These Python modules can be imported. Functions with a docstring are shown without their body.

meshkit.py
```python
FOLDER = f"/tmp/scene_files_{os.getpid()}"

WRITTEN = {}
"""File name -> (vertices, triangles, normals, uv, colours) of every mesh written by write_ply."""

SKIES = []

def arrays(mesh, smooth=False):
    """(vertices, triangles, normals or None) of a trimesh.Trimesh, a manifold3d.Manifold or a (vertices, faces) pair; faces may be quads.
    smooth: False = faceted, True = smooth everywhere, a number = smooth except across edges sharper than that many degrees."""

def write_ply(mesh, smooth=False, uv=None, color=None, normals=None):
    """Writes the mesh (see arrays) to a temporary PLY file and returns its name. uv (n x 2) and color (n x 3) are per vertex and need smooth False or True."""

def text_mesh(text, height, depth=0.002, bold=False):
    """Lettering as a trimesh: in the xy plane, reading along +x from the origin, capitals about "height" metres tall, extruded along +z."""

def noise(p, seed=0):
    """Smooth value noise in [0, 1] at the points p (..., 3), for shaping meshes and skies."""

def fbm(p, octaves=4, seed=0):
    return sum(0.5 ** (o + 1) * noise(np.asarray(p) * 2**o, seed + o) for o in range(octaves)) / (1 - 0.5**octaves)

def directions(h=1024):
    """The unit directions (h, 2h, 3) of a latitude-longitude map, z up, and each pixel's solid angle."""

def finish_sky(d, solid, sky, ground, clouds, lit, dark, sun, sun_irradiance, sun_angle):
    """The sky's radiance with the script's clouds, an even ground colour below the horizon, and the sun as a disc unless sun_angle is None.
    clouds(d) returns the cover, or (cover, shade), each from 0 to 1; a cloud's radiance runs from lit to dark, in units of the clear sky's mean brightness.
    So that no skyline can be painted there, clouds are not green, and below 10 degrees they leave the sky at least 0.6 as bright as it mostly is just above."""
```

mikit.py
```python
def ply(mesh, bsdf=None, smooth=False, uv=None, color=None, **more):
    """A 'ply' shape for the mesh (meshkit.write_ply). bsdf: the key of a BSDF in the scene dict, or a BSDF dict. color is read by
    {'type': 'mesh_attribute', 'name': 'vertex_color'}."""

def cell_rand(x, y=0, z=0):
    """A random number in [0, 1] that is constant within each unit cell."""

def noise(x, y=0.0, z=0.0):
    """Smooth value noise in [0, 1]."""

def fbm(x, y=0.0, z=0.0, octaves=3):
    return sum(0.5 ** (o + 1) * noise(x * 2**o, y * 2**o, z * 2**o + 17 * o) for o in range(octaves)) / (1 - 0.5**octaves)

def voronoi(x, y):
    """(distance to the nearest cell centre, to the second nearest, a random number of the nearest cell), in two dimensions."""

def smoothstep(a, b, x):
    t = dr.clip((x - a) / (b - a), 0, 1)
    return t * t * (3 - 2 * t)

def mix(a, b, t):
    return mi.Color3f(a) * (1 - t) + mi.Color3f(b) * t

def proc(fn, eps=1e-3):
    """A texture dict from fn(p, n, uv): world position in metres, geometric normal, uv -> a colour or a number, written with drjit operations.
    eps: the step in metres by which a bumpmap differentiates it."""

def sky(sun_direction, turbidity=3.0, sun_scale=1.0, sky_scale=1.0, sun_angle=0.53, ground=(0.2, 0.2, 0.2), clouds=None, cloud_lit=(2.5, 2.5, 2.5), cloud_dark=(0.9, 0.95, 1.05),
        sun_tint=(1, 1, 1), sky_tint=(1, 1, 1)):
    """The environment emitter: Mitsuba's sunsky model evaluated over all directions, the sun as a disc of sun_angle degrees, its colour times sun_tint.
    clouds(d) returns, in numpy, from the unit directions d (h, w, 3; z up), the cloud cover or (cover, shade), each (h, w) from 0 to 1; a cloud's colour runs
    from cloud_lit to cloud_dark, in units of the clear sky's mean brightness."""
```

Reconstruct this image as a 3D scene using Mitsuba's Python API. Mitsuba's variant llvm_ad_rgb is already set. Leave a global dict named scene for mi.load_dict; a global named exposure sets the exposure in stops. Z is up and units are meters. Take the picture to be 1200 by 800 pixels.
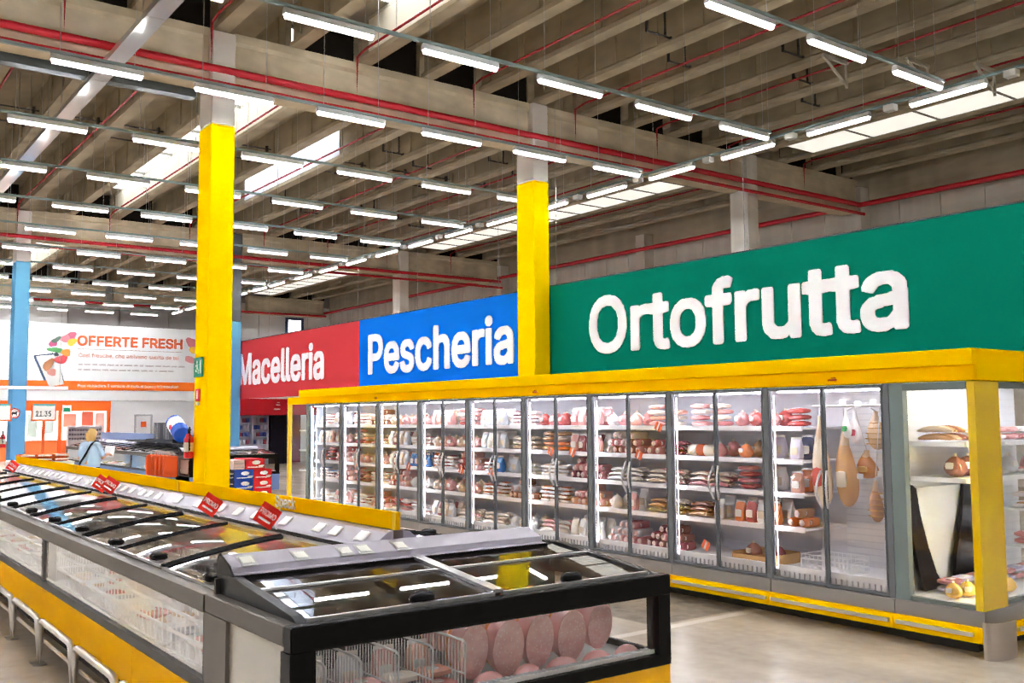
import math, random
import numpy as np, trimesh, drjit as dr, mitsuba as mi
import mikit, meshkit
from mikit import noise, fbm, smoothstep, mix

T = mi.ScalarTransform4f
scene, labels = {}, {}
R = random.Random(7)

# ------------------------------------------------------------------ camera, light level
exposure = 0.7
YAW, PITCH, ROLL, FOCAL = 0.640223566, 0.0778025545, -0.00722023788, 1136.75692
EYE = np.array([0, 0, 1.80])
_f = np.array([math.cos(PITCH) * math.sin(YAW), math.cos(PITCH) * math.cos(YAW), math.sin(PITCH)])
_r = np.array([math.cos(YAW), -math.sin(YAW), 0])
_u = np.cross(_r, _f)
_up = math.cos(ROLL) * _u - math.sin(ROLL) * _r
scene['camera'] = {'type': 'perspective', 'fov': 2 * math.degrees(math.atan(600 / FOCAL)), 'fov_axis': 'x', 'near_clip': 0.05, 'far_clip': 300.0,
                   'to_world': T().look_at(origin=EYE.tolist(), target=(EYE + _f).tolist(), up=_up.tolist())}
LAMP = 80.0      # radiance of the LED tubes
STRIP = 25.0     # radiance of the LED strips in the refrigerated cabinets
SKY_W = 1.9      # daylight through the glazed roof strip
SKY_E = 0.46     # daylight through the milky roof strip near the wall


def lin(h):
    h = h.lstrip('#')
    c = np.array([int(h[i:i + 2], 16) / 255 for i in (0, 2, 4)])
    return np.where(c <= 0.04045, c / 12.92, ((c + 0.055) / 1.055) ** 2.4)


# ------------------------------------------------------------------ materials
VC = {'type': 'mesh_attribute', 'name': 'vertex_color'}


def two(b):
    return {'type': 'twosided', 'b': b}


scene['matte'] = two({'type': 'diffuse', 'reflectance': VC})
scene['paint'] = two({'type': 'principled', 'base_color': VC, 'roughness': 0.42, 'specular': 0.22})
scene['gloss'] = two({'type': 'principled', 'base_color': VC, 'roughness': 0.16, 'specular': 0.4})
scene['black'] = two({'type': 'principled', 'base_color': VC, 'roughness': 0.25, 'specular': 0.06})
scene['amber'] = {'type': 'blendbsdf', 'weight': 0.15, 'a': two({'type': 'diffuse', 'reflectance': VC}), 'b': two({'type': 'roughconductor', 'alpha': 0.05, 'specular_reflectance': {'type': 'rgb', 'value': [1.0, 0.8, 0.35]}, 'material': 'none'})}
scene['film'] = two({'type': 'principled', 'base_color': VC, 'roughness': 0.2, 'specular': 0.65})
scene['metal'] = two({'type': 'principled', 'base_color': VC, 'metallic': 0.9, 'roughness': 0.25})
scene['pane'] = {'type': 'thindielectric', 'int_ior': 1.5}
scene['lid_pane'] = {'type': 'thindielectric', 'int_ior': 1.9}
scene['clear_bag'] = two({'type': 'principled', 'base_color': VC, 'roughness': 0.12, 'specular': 0.7})


def _floor(p, n, uv):
    a = fbm(p.x * 0.55, p.y * 0.55, 3.0, 4)
    b = fbm(p.x * 3.1 + 9, p.y * 1.3, 1.0, 3)
    s = fbm(p.x * 14, p.y * 14, 5.0, 2)
    v = 0.70 + 0.50 * (a - 0.1) + 0.55 * (b - 0.5) + 0.16 * (s - 0.5)
    wx, wy = p.x + 0.12 * (b - 0.5), p.y + 0.12 * (a - 0.5)
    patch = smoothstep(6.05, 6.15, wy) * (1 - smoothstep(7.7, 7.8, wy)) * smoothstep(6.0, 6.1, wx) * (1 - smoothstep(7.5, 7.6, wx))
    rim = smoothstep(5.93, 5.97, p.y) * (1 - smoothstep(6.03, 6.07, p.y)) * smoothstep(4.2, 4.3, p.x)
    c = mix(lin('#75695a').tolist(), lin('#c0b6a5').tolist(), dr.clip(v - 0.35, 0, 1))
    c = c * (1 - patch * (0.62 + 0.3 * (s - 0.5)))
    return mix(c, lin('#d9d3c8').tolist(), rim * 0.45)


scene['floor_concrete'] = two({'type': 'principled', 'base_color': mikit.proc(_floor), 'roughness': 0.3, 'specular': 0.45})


def _conc(p, n, uv):
    a = fbm(p.x * 0.7 + 3 * p.z, p.y * 0.45, p.z * 1.1, 3)
    b = fbm(p.x * 5 + 3, p.y * 3.1, p.z * 6, 3)
    st = fbm(p.x * 2.3 + p.y * 2.3, p.z * 0.25, 2.0, 2)          # streaks running down
    v = 0.62 + 0.5 * (a - 0.5) + 0.25 * (b - 0.5) + 0.35 * (st - 0.5)
    return mix(lin('#5a4f3f').tolist(), lin('#b4a78e').tolist(), dr.clip(v, 0, 1))


def _gird(p, n, uv):
    return mi.Color3f(_conc(p, n, uv)) * mi.Color3f(1.42, 1.42, 1.4)


scene['girder_concrete'] = two({'type': 'diffuse', 'reflectance': mikit.proc(_gird)})
scene['roof_concrete'] = two({'type': 'diffuse', 'reflectance': mikit.proc(_conc)})


def _pale(p, n, uv):
    a = fbm(p.x * 1.3 + 3 * p.z, p.y * 1.3, p.z * 0.5, 3)
    st = fbm(p.x * 4 + p.y * 4, p.z * 0.4, 4.0, 3)
    v = 0.6 + 0.5 * (a - 0.5) + 0.5 * (st - 0.5)
    return mix(lin('#a39b8c').tolist(), lin('#dcd6cb').tolist(), dr.clip(v, 0, 1))


scene['pale_concrete'] = two({'type': 'diffuse', 'reflectance': mikit.proc(_pale)})


# ------------------------------------------------------------------ mesh helpers
class MB:
    def __init__(self):
        self.v, self.f, self.n = [], [], 0

    def add(self, v, f):
        v, f = np.asarray(v, float), np.asarray(f, int)
        if f.shape[1] == 4:
            f = np.vstack([f[:, [0, 1, 2]], f[:, [0, 2, 3]]])
        self.v.append(v)
        self.f.append(f + self.n)
        self.n += len(v)
        return self

    def box(self, x0, x1, y0, y1, z0, z1, c=0.0):
        if c > 0:                                             # chamfered: the hull of the three inset boxes
            P = []
            for sx in (0, 1):
                for sy in (0, 1):
                    for sz in (0, 1):
                        p = np.array([(x0, x1)[sx], (y0, y1)[sy], (z0, z1)[sz]], float)
                        d = np.array([1 - 2 * sx, 1 - 2 * sy, 1 - 2 * sz]) * c
                        P += [p + d * m for m in ((0, 1, 1), (1, 0, 1), (1, 1, 0))]
            h = trimesh.convex.convex_hull(np.array(P))
            return self.add(h.vertices, h.faces)
        v = [(x, y, z) for x in (x0, x1) for y in (y0, y1) for z in (z0, z1)]
        return self.add(v, [[0, 1, 3, 2], [4, 6, 7, 5], [0, 4, 5, 1], [2, 3, 7, 6], [0, 2, 6, 4], [1, 5, 7, 3]])

    def prism(self, poly, axis, a, b):
        """poly: outline in the two other axes (in xyz order), extruded along the axis from a to b."""
        import shapely.geometry as sg
        m = trimesh.creation.extrude_polygon(sg.Polygon(poly), b - a, engine='earcut')
        v = np.array(m.vertices)
        o = {0: [2, 0, 1], 1: [0, 2, 1], 2: [0, 1, 2]}[axis]
        w = v[:, o]
        w[:, axis] += a
        f = np.array(m.faces)
        return self.add(w, f[:, ::-1] if axis == 1 else f)

    def tube(self, pts, r, n=8, caps=True):
        p = np.asarray(pts, float)
        r = np.broadcast_to(np.asarray(r, float), (len(p),))
        t = np.gradient(p, axis=0)
        t /= np.linalg.norm(t, axis=1, keepdims=True) + 1e-12
        up = np.array([0, 0, 1.0]) if abs(t[:, 2]).mean() < 0.8 else np.array([1.0, 0, 0])
        a = np.cross(t, up)
        a /= np.linalg.norm(a, axis=1, keepdims=True) + 1e-12
        b = np.cross(t, a)
        g = np.arange(n) * 2 * math.pi / n
        v = p[:, None] + r[:, None, None] * (np.cos(g)[None, :, None] * a[:, None] + np.sin(g)[None, :, None] * b[:, None])
        v = v.reshape(-1, 3)
        f = [[i * n + j, i * n + (j + 1) % n, (i + 1) * n + (j + 1) % n, (i + 1) * n + j] for i in range(len(p) - 1) for j in range(n)]
        self.add(v, np.array(f))
        if caps:
            k = len(p) - 1
            self.add(np.vstack([p[:1], v[:n]]), [[0, 1 + (j + 1) % n, 1 + j] for j in range(n)])
            self.add(np.vstack([p[-1:], v[k * n:]]), [[0, 1 + j, 1 + (j + 1) % n] for j in range(n)])
        return self

    def cyl(self, p0, p1, r, n=12):
        return self.tube([p0, p1], r, n)

    def sup(self, c, rad, e1=1.0, e2=1.0, nu=16, nv=9, fn=None):
        """superellipsoid: e 1 is round, near 0 is boxy; fn(points of the unit shape) may bend it before scaling."""
        u = np.linspace(-math.pi, math.pi, nu, endpoint=False)
        w = np.linspace(-math.pi / 2, math.pi / 2, nv)
        pw = lambda x, e: np.sign(x) * np.abs(x) ** e
        U, W = np.meshgrid(u, w)
        P = np.stack([pw(np.cos(W), e1) * pw(np.cos(U), e2), pw(np.cos(W), e1) * pw(np.sin(U), e2), pw(np.sin(W), e1)], -1).reshape(-1, 3)
        if fn is not None:
            P = fn(P)
        P = P * np.asarray(rad, float) + np.asarray(c, float)
        f = [[i * nu + j, i * nu + (j + 1) % nu, (i + 1) * nu + (j + 1) % nu, (i + 1) * nu + j] for i in range(nv - 1) for j in range(nu)]
        return self.add(P, f)

    def grid(self, fn, nu, nv):
        u, w = np.meshgrid(np.linspace(0, 1, nu), np.linspace(0, 1, nv))
        P = np.stack(fn(u, w), -1).reshape(-1, 3)
        f = [[i * nu + j, i * nu + j + 1, (i + 1) * nu + j + 1, (i + 1) * nu + j] for i in range(nv - 1) for j in range(nu - 1)]
        return self.add(P, f)

    def move(self, M):
        M = np.asarray(M)
        self.v = [v @ M[:3, :3].T + M[:3, 3] for v in self.v]
        return self

    def arr(self):
        return np.vstack(self.v), np.vstack(self.f)


def bx(*a, **k):
    return MB().box(*a, **k)


def look(mb, bsdf, color='#ffffff', smooth=38, **more):
    """The shape dict of a mesh in one colour."""
    v, f = mb.arr() if isinstance(mb, MB) else (np.array(mb.vertices), np.array(mb.faces))
    col = lin(color) if isinstance(color, str) else np.asarray(color, float)
    if smooth and len(f) < 60000:
        m = trimesh.graph.smooth_shade(trimesh.Trimesh(v, f, process=False), angle=math.radians(smooth), facet_minarea=None)
        v, f = np.array(m.vertices), np.array(m.faces)
    return mikit.ply((v, f), bsdf, smooth=bool(smooth), color=np.tile(col, (len(v), 1)), **more)


_used = {}


def numbered(name):
    k = _used.get(name, -1) + 1
    _used[name] = k
    return name if k == 0 else f'{name}_{k:03d}'


def thing(name, label, cat=None, group=None, kind=None):
    key = numbered(name)
    labels[key] = {'label': label}
    if cat:
        labels[key]['category'] = cat
    if group:
        labels[key]['group'] = group
    if kind:
        labels[key]['kind'] = kind
    return key


def part(parent, name, mb, bsdf=None, color='#ffffff', label=None, smooth=38, kind=None, **more):
    key = numbered(f'{parent}__{name}')
    scene[key] = mb if isinstance(mb, dict) else look(mb, bsdf, color, smooth, **more)
    if label or kind:
        labels[key] = {k: x for k, x in (('label', label), ('kind', kind)) if x}
    return key


def solo(name, label, cat, mb, bsdf=None, color='#ffffff', group=None, kind=None, smooth=38, **more):
    key = thing(name, label, cat, group, kind)
    scene[key] = mb if isinstance(mb, dict) else look(mb, bsdf, color, smooth, **more)
    return key


def place(proto, name, label, cat, M, group=None):
    """A copy of a prototype: [(part name or '', shape dict, part label)] under its own key."""
    key = thing(name, label, cat, group)
    for pn, d, pl in proto:
        k = f'{key}__{pn}' if pn else key
        scene[k] = {**d, 'to_world': M @ d['to_world'] if 'to_world' in d else M}
        if pl:
            labels[k] = {**labels.get(k, {}), 'label': pl} if pn else labels[k]
    return key


def group(proto):
    """A shape group from a prototype [(part name or '', shape dict)]; copies are instances of it."""
    key = numbered('shape_group')
    scene[key] = {'type': 'shapegroup', **{(pn or 'body'): d for pn, d in proto}}
    return key


def copy(gkey, name, label, cat, M, grp=None):
    key = thing(name, label, cat, grp)
    scene[key] = {'type': 'instance', 'to_world': M, 'of': {'type': 'ref', 'id': gkey}}
    return key


def emit(v, tint=(1, 1, 1)):
    return {'emitter': {'type': 'area', 'radiance': {'type': 'rgb', 'value': [float(v * t) for t in tint]}}}


def Mx(x=0, y=0, z=0, rz=0, rx=0, ry=0, s=1.0):
    M = T().translate([x, y, z])
    for a, ax in ((rz, [0, 0, 1]), (ry, [0, 1, 0]), (rx, [1, 0, 0])):
        if a:
            M = M @ T().rotate(ax, a)
    return M @ T().scale(s if isinstance(s, (list, tuple)) else [s] * 3) if s != 1.0 else M


def text_on(parent, name, text, facing, at, width=None, height=0.1, bold=False, color='#ffffff', bsdf='paint', depth=0.004, label=None, fat=0.0):
    """Lettering on a face that looks to -x ('-x'), or -y ('-y'); at = the baseline's left end, width squeezes it to fit."""
    m = meshkit.text_mesh(text, height, depth, bold)
    v = np.array(m.vertices)
    v[:, 0] -= v[:, 0].min()
    if width:
        v[:, 0] *= width / v[:, 0].max()
    f = np.array(m.faces)
    if fat:                                                   # heavier strokes: the letters spread by a small pen
        k = np.linspace(0, 2 * math.pi, 8, endpoint=False)
        f = np.vstack([f + i * len(v) for i in range(8)])
        v = np.vstack([v + [fat * math.cos(a), fat * math.sin(a), .0004 * i] for i, a in enumerate(k)])
    A = np.array([[0, -1, 0], [0, 0, 1], [-1, 0, 0]], float) if facing == '-x' else np.array([[1, 0, 0], [0, 0, 1], [0, -1, 0]], float)
    w = v @ A + np.asarray(at, float)
    mb = MB().add(w, f)
    return part(parent, name, mb, bsdf, color, label, smooth=0)


ORD = ['first', 'second', 'third', 'fourth', 'fifth', 'sixth', 'seventh', 'eighth', 'ninth', 'tenth', 'eleventh', 'twelfth', 'thirteenth', 'fourteenth', 'fifteenth', 'sixteenth', 'seventeenth', 'eighteenth', 'nineteenth', 'twentieth', 'twenty-first', 'twenty-second', 'twenty-third', 'twenty-fourth', 'twenty-fifth', 'twenty-sixth']
YEL, YEL2, BLU = '#fbc700', '#f6b600', '#5c94bf'
GRAY, DARK, STEEL, WHITE = '#8b8f90', '#1d1d1e', '#c9c7c6', '#e9e9ea'
CONC = 'roof_concrete'

# ------------------------------------------------------------------ the setting
X0, X1, Y0, Y1, ROOF = -11.0, 24.4, -8.0, 50.0, 9.15
floor = solo('floor', 'worn beige polished concrete floor', None, bx(X0, X1, Y0, Y1, -0.2, 0), 'floor_concrete', kind='structure', smooth=0)
# columns: two rows that matter, x pitch 6.78, painted to 6.7 m
CX = [5.43 - 6.78, 5.43, 12.2, 18.98]
CW, CD = 0.41, 0.58
GY = [-1.6, 15.6, 32.8]


def column(i, j, label, paint=None, top=6.7, upper='#d9d3ca', z1=8.3):
    x, y = CX[i], GY[j]
    t = thing('column', label, 'column', kind='structure')
    part(t, 'shaft', bx(x, x + CW, y, y + CD, top if paint else 0, z1, c=0.02), 'pale_concrete' if upper is None else 'paint', upper or '#ffffff', smooth=0)
    if paint:
        part(t, 'painted_base', bx(x - 0.004, x + CW + 0.004, y - 0.004, y + CD + 0.004, 0, top, c=0.02), 'matte', paint, smooth=0)
    return t


c_yel = column(1, 1, 'square yellow column with white top and fire extinguisher, beside the freezer island', YEL, z1=8.3)
column(2, 1, 'square yellow column with a white top rising behind the refrigerated cabinets between the blue and green banners', YEL, z1=8.35)
column(3, 1, 'bare pale concrete column rising behind the green banner', None, upper=None, z1=8.35)
c_blu = column(1, 2, 'square light blue column at the left edge of the picture', BLU, z1=8.3)
column(2, 2, 'light blue column with shadow painted on its top, right behind the tall yellow column', BLU, top=5.2, upper='#3a3a3c', z1=8.3)  # upper colour is darkened to hold the shadow on the bare concrete
column(3, 2, 'bare pale concrete column rising behind the blue banner', None, upper=None, z1=8.35)
column(0, 1, 'yellow column beyond the left edge', YEL, z1=8.3)
column(0, 2, 'light blue column beyond the left edge', BLU, z1=8.3)

# girders across the hall, one piece per bay between the columns
GZ0, GZ1 = 7.42, 8.35
_JX = [5.635 + 1.357 * k for k in range(-9, 14)]
for j, gy in enumerate(GY[1:] + [49.4]):
    xs = [X0] + [e for x in CX for e in (x, x + CW)] + [X1 - .62]
    for i in range(len(xs) // 2):
        a, b = xs[2 * i], xs[2 * i + 1]
        yy = gy + 0.09
        poly = [(yy, GZ0), (yy + 0.5, GZ0), (yy + 0.5, GZ0 + 0.16), (yy + 0.44, GZ0 + 0.22), (yy + 0.44, GZ1 - 0.2), (yy + 0.5, GZ1 - 0.14), (yy + 0.5, GZ1), (yy, GZ1),
                (yy, GZ1 - 0.14), (yy + 0.05, GZ1 - 0.2), (yy + 0.05, GZ0 + 0.22), (yy, GZ0 + 0.16)]
        where = ('nearest row', 'second row', 'along the far wall')[j]
        solo('girder', f'deep concrete girder, {where}, {ORD[i]} bay from the left', 'beam', MB().prism(poly, 0, a + 0.01, b - 0.01), 'girder_concrete', smooth=0, group='concrete girders')
        gk = [k for k in scene if k.startswith('girder')][-1]
        for x in [JX0 for JX0 in _JX if a < JX0 < b]:       # added black sheets that paint the darkness of the open gaps over the girder
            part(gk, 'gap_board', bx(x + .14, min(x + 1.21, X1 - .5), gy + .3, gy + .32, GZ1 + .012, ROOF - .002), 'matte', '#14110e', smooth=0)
# joists on top of the girders, and the roof panels between them
JX = [5.635 + 1.357 * k for k in range(-9, 14)]
BAYS = [(Y0, 15.75), (16.1, 32.95), (33.3, 49.6)]
JZ = 8.36


def joist_mesh(x, a, b):
    m = MB()
    prof = [(x - 0.13, JZ), (x + 0.13, JZ), (x + 0.13, JZ + 0.08), (x + 0.055, JZ + 0.15), (x + 0.055, ROOF), (x - 0.055, ROOF), (x - 0.055, JZ + 0.15), (x - 0.13, JZ + 0.08)]
    m.prism(prof, 1, a, b)
    y = a + 0.3
    while y < b - 0.1:                                           # stiffening ribs on the web
        m.box(x - 0.085, x + 0.085, y, y + 0.06, JZ + 0.1, ROOF)
        y += 1.1
    return m


for j, (a, b) in enumerate(BAYS):
    for k, x in enumerate(JX):
        if X0 + 0.3 < x < X1 - 0.3:
            solo('roof_joist', f"concrete roof joist in the {('near', 'middle', 'far')[j]} bay of the hall, {ORD[k]} from the left", 'beam', joist_mesh(x, a, b), CONC, smooth=0, group='concrete roof joists')
_pv = MB().add([(-1, -1, 0), (1, -1, 0), (1, 1, 0), (-1, 1, 0)], [[0, 2, 1], [0, 3, 2]])
PANE_W = group([('', look(_pv, 'matte', '#cfd2d4', smooth=0, **emit(SKY_W, (0.95, 1, 1.04))))])
PANE_B = group([('', look(_pv, 'matte', '#cfd2d4', smooth=0, **emit(SKY_W * 1.3, (.84, .96, 1.16))))])
PANE_E = group([('', look(_pv, 'matte', '#d4d2c8', smooth=0, **emit(SKY_E, (1.0, 0.97, 0.88))))])
ceil = thing('ceiling', 'brown concrete roof slabs between the joists', kind='structure')
edges = [X0] + JX + [X1]
kw, ke = JX.index(min(JX, key=lambda x: abs(x - 7.0))), JX.index(min(JX, key=lambda x: abs(x - 19.2)))
for j, (a, b) in enumerate([(Y0, 15.9), (15.9, 33.1), (33.1, Y1)]):
    for k in range(len(edges) - 1):
        x0, x1 = edges[k], edges[k + 1]
        if k - 1 in (kw, ke):
            w = k - 1 == kw
            t = thing('skylight', ('glazed roof strip of bright panes' if w else 'milky roof light strip') + f" in the {('near', 'middle', 'far')[j]} bay, " + ('above the yellow column' if w else 'near the right wall'), 'skylight', group='roof lights')
            g0, g1 = a + 0.7, b - 1.2
            n = 6 if w else 13
            zz = ROOF if w else JZ + .012
            for q in range(n):
                ya, yb = g0 + (g1 - g0) * q / n, g0 + (g1 - g0) * (q + 1) / n
                key = numbered(f'{t}__pane')
                scene[key] = {'type': 'instance', 'to_world': T().translate([(x0 + x1) / 2, (ya + yb) / 2, zz]) @ T().scale([(x1 - x0) / 2 - (.08 if w else .15), (yb - ya) / 2 - .03, 1]), 'of': {'type': 'ref', 'id': PANE_W if w else PANE_E}}
                o = .05 if w else .135
                part(t, 'bar', bx(x0 + o, x1 - o, ya - .022, ya + .022, zz - (.06 if w else .02), zz + .02), 'paint', '#8a8880' if w else '#6d685c', smooth=0)
            if not w:
                part(ceil, 'slab', bx(x0 + 0.01, x1 - 0.01, a, b - 0.02, ROOF, ROOF + 0.15), CONC, smooth=0)
            part(t, 'frame', MB().box(x0 + .05, x0 + .1, a + .3, b - .3, zz - .08, zz + .12).box(x1 - .1, x1 - .05, a + .3, b - .3, zz - .08, zz + .12).box(x0, x1, a, g0, zz, zz + .1).box(x0, x1, g1, b, zz, zz + .1) if w else MB().box(x0 + .132, x0 + .16, a + .4, b - .5, zz - .006, zz + .03).box(x1 - .16, x1 - .132, a + .4, b - .5, zz - .006, zz + .03), 'paint', '#a7a294', smooth=0)
            if w:   # the white lining of the joist beside the glazing
                yl = a + .4
                while yl < b - .6:
                    part(t, 'lining', bx(x1 - .1, x1 - .088, yl, min(yl + 1.07, b - .5), JZ + .12, ROOF - .02), 'matte', '#e6e0d0', smooth=0)
                    yl += 1.1
        elif j == 1 and abs(x0 - JX[12]) < .01:                  # a short bluish light in the middle bay
            t = thing('skylight', 'short bluish roof light with a white side board in the middle bay', 'skylight')
            part(ceil, 'slab', bx(x0 + .01, x1 - .01, a, 22.0, ROOF, ROOF + .15), CONC, smooth=0)
            part(ceil, 'slab', bx(x0 + .01, x1 - .01, 28.4, b - .02, ROOF, ROOF + .15), CONC, smooth=0)
            for q in range(4):
                scene[numbered(f'{t}__pane')] = {'type': 'instance', 'to_world': T().translate([(x0 + x1) / 2, 22.8 + 1.6 * q, ROOF + .03]) @ T().scale([.6, .77, 1]), 'of': {'type': 'ref', 'id': PANE_B}}
                part(t, 'bar', bx(x0 + .06, x1 - .06, 21.98 + 1.6 * q, 22.03 + 1.6 * q, ROOF - .03, ROOF + .04), 'paint', '#8a8880', smooth=0)
            part(t, 'lining', bx(x1 - .1, x1 - .088, 22, 28.4, JZ + .12, ROOF - .02), 'matte', '#e6ebf2', smooth=0)
        else:
            part(ceil, 'slab', bx(x0 + 0.01, x1 - 0.01, a, b - 0.02, ROOF, ROOF + 0.15), CONC, smooth=0)
# walls
wr = thing('wall_right', 'pale precast concrete wall panels above the green banner', kind='structure')
y = Y0
while y < Y1 - 0.05:
    part(wr, 'panel', bx(X1, X1 + 0.2, y + 0.012, y + 1.19, 0, 7.7), 'pale_concrete', smooth=0)
    y += 1.2
part(wr, 'edge_beam', bx(X1 - 0.05, X1 + 0.25, Y0, Y1, 7.72, ROOF), CONC, smooth=0)
for y in (-1.5, 7.1, 15.7, 24.3, 32.9, 41.5):
    part(wr, 'pilaster', bx(X1 - 0.45, X1 + 0.02, y, y + 0.45, 0, 8.2), 'pale_concrete', smooth=0)
wb = thing('wall_back', 'far white panelled end wall with one small window', kind='structure')
x = X0
while x < X1 - 0.05:
    dark = 10.5 < x < 17.5
    x2 = min(x + 2.38, X1)
    part(wb, 'panel', bx(x + 0.02, x2, Y1, Y1 + 0.2, 0, 8.0), 'matte', '#a9a7a6' if dark else '#e4e6e7', smooth=0)
    part(wb, 'upper_panel', bx(x + 0.02, x2, Y1 + 0.02, Y1 + 0.2, 8.0, ROOF), 'matte', '#8b8984', smooth=0)
    x += 2.4
t = thing('window_1', 'small bright window with a dark frame high in the far white wall', kind='structure')
part(t, 'frame', MB().box(21.7, 22.75, Y1 - .12, Y1 - .02, 7.22, 7.34).box(21.7, 22.75, Y1 - .12, Y1 - .02, 6.2, 6.32).box(21.7, 21.84, Y1 - .12, Y1 - .02, 6.32, 7.22).box(22.61, 22.75, Y1 - .12, Y1 - .02, 6.32, 7.22), 'paint', '#2c3a55', smooth=0)
part(t, 'pane', bx(21.84, 22.61, Y1 - .07, Y1 - .05, 6.32, 7.22), 'matte', '#dfe6ee', smooth=0, **emit(1.6))
wl = solo('wall_left', 'plain white wall beyond the left edge', None, bx(X0 - .2, X0, Y0, Y1, 0, ROOF), 'matte', '#d5d3cf', kind='structure', smooth=0)
wf = solo('wall_front', 'plain white wall behind the viewer', None, bx(X0, X1, Y0 - .2, Y0, 0, ROOF), 'matte', '#cfccc6', kind='structure', smooth=0)

# ------------------------------------------------------------------ pipes, trays, brackets
RED = '#a81d26'
solo('sprinkler_pipe', 'thick red sprinkler main along the front of the nearest girder', 'pipe', MB().tube([(X0 + .1, 15.61, 7.64), (X1 - .62, 15.61, 7.64)], 0.065, 10), 'paint', RED)
solo('sprinkler_pipe', 'thinner red pipe just below the nearest girder', 'pipe', MB().tube([(X0 + .1, 15.5, 7.36), (X1 - .6, 15.5, 7.36)], 0.045, 8), 'paint', RED)
solo('sprinkler_pipe', 'red pipe along the second girder, above the blue columns', 'pipe', MB().tube([(X0 + .1, 32.72, 7.47), (X1 - .62, 32.72, 7.47)], 0.06, 8), 'paint', RED)
solo('sprinkler_pipe', 'red pipe just below the second girder', 'pipe', MB().tube([(X0 + .1, 32.6, 7.2), (X1 - .6, 32.6, 7.2)], 0.045, 8), 'paint', RED)
solo('sprinkler_pipe', 'red pipe running along the right wall above the banners', 'pipe', MB().tube([(X1 - .53, Y0 + .1, 7.66), (X1 - .53, Y1 - .3, 7.66)], 0.07, 8), 'paint', RED)
solo('sprinkler_pipe', 'red pipe along the far end wall', 'pipe', MB().tube([(X0 + .1, 49.25, 7.45), (X1 - .62, 49.25, 7.45)], 0.06, 8), 'paint', RED)
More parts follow.
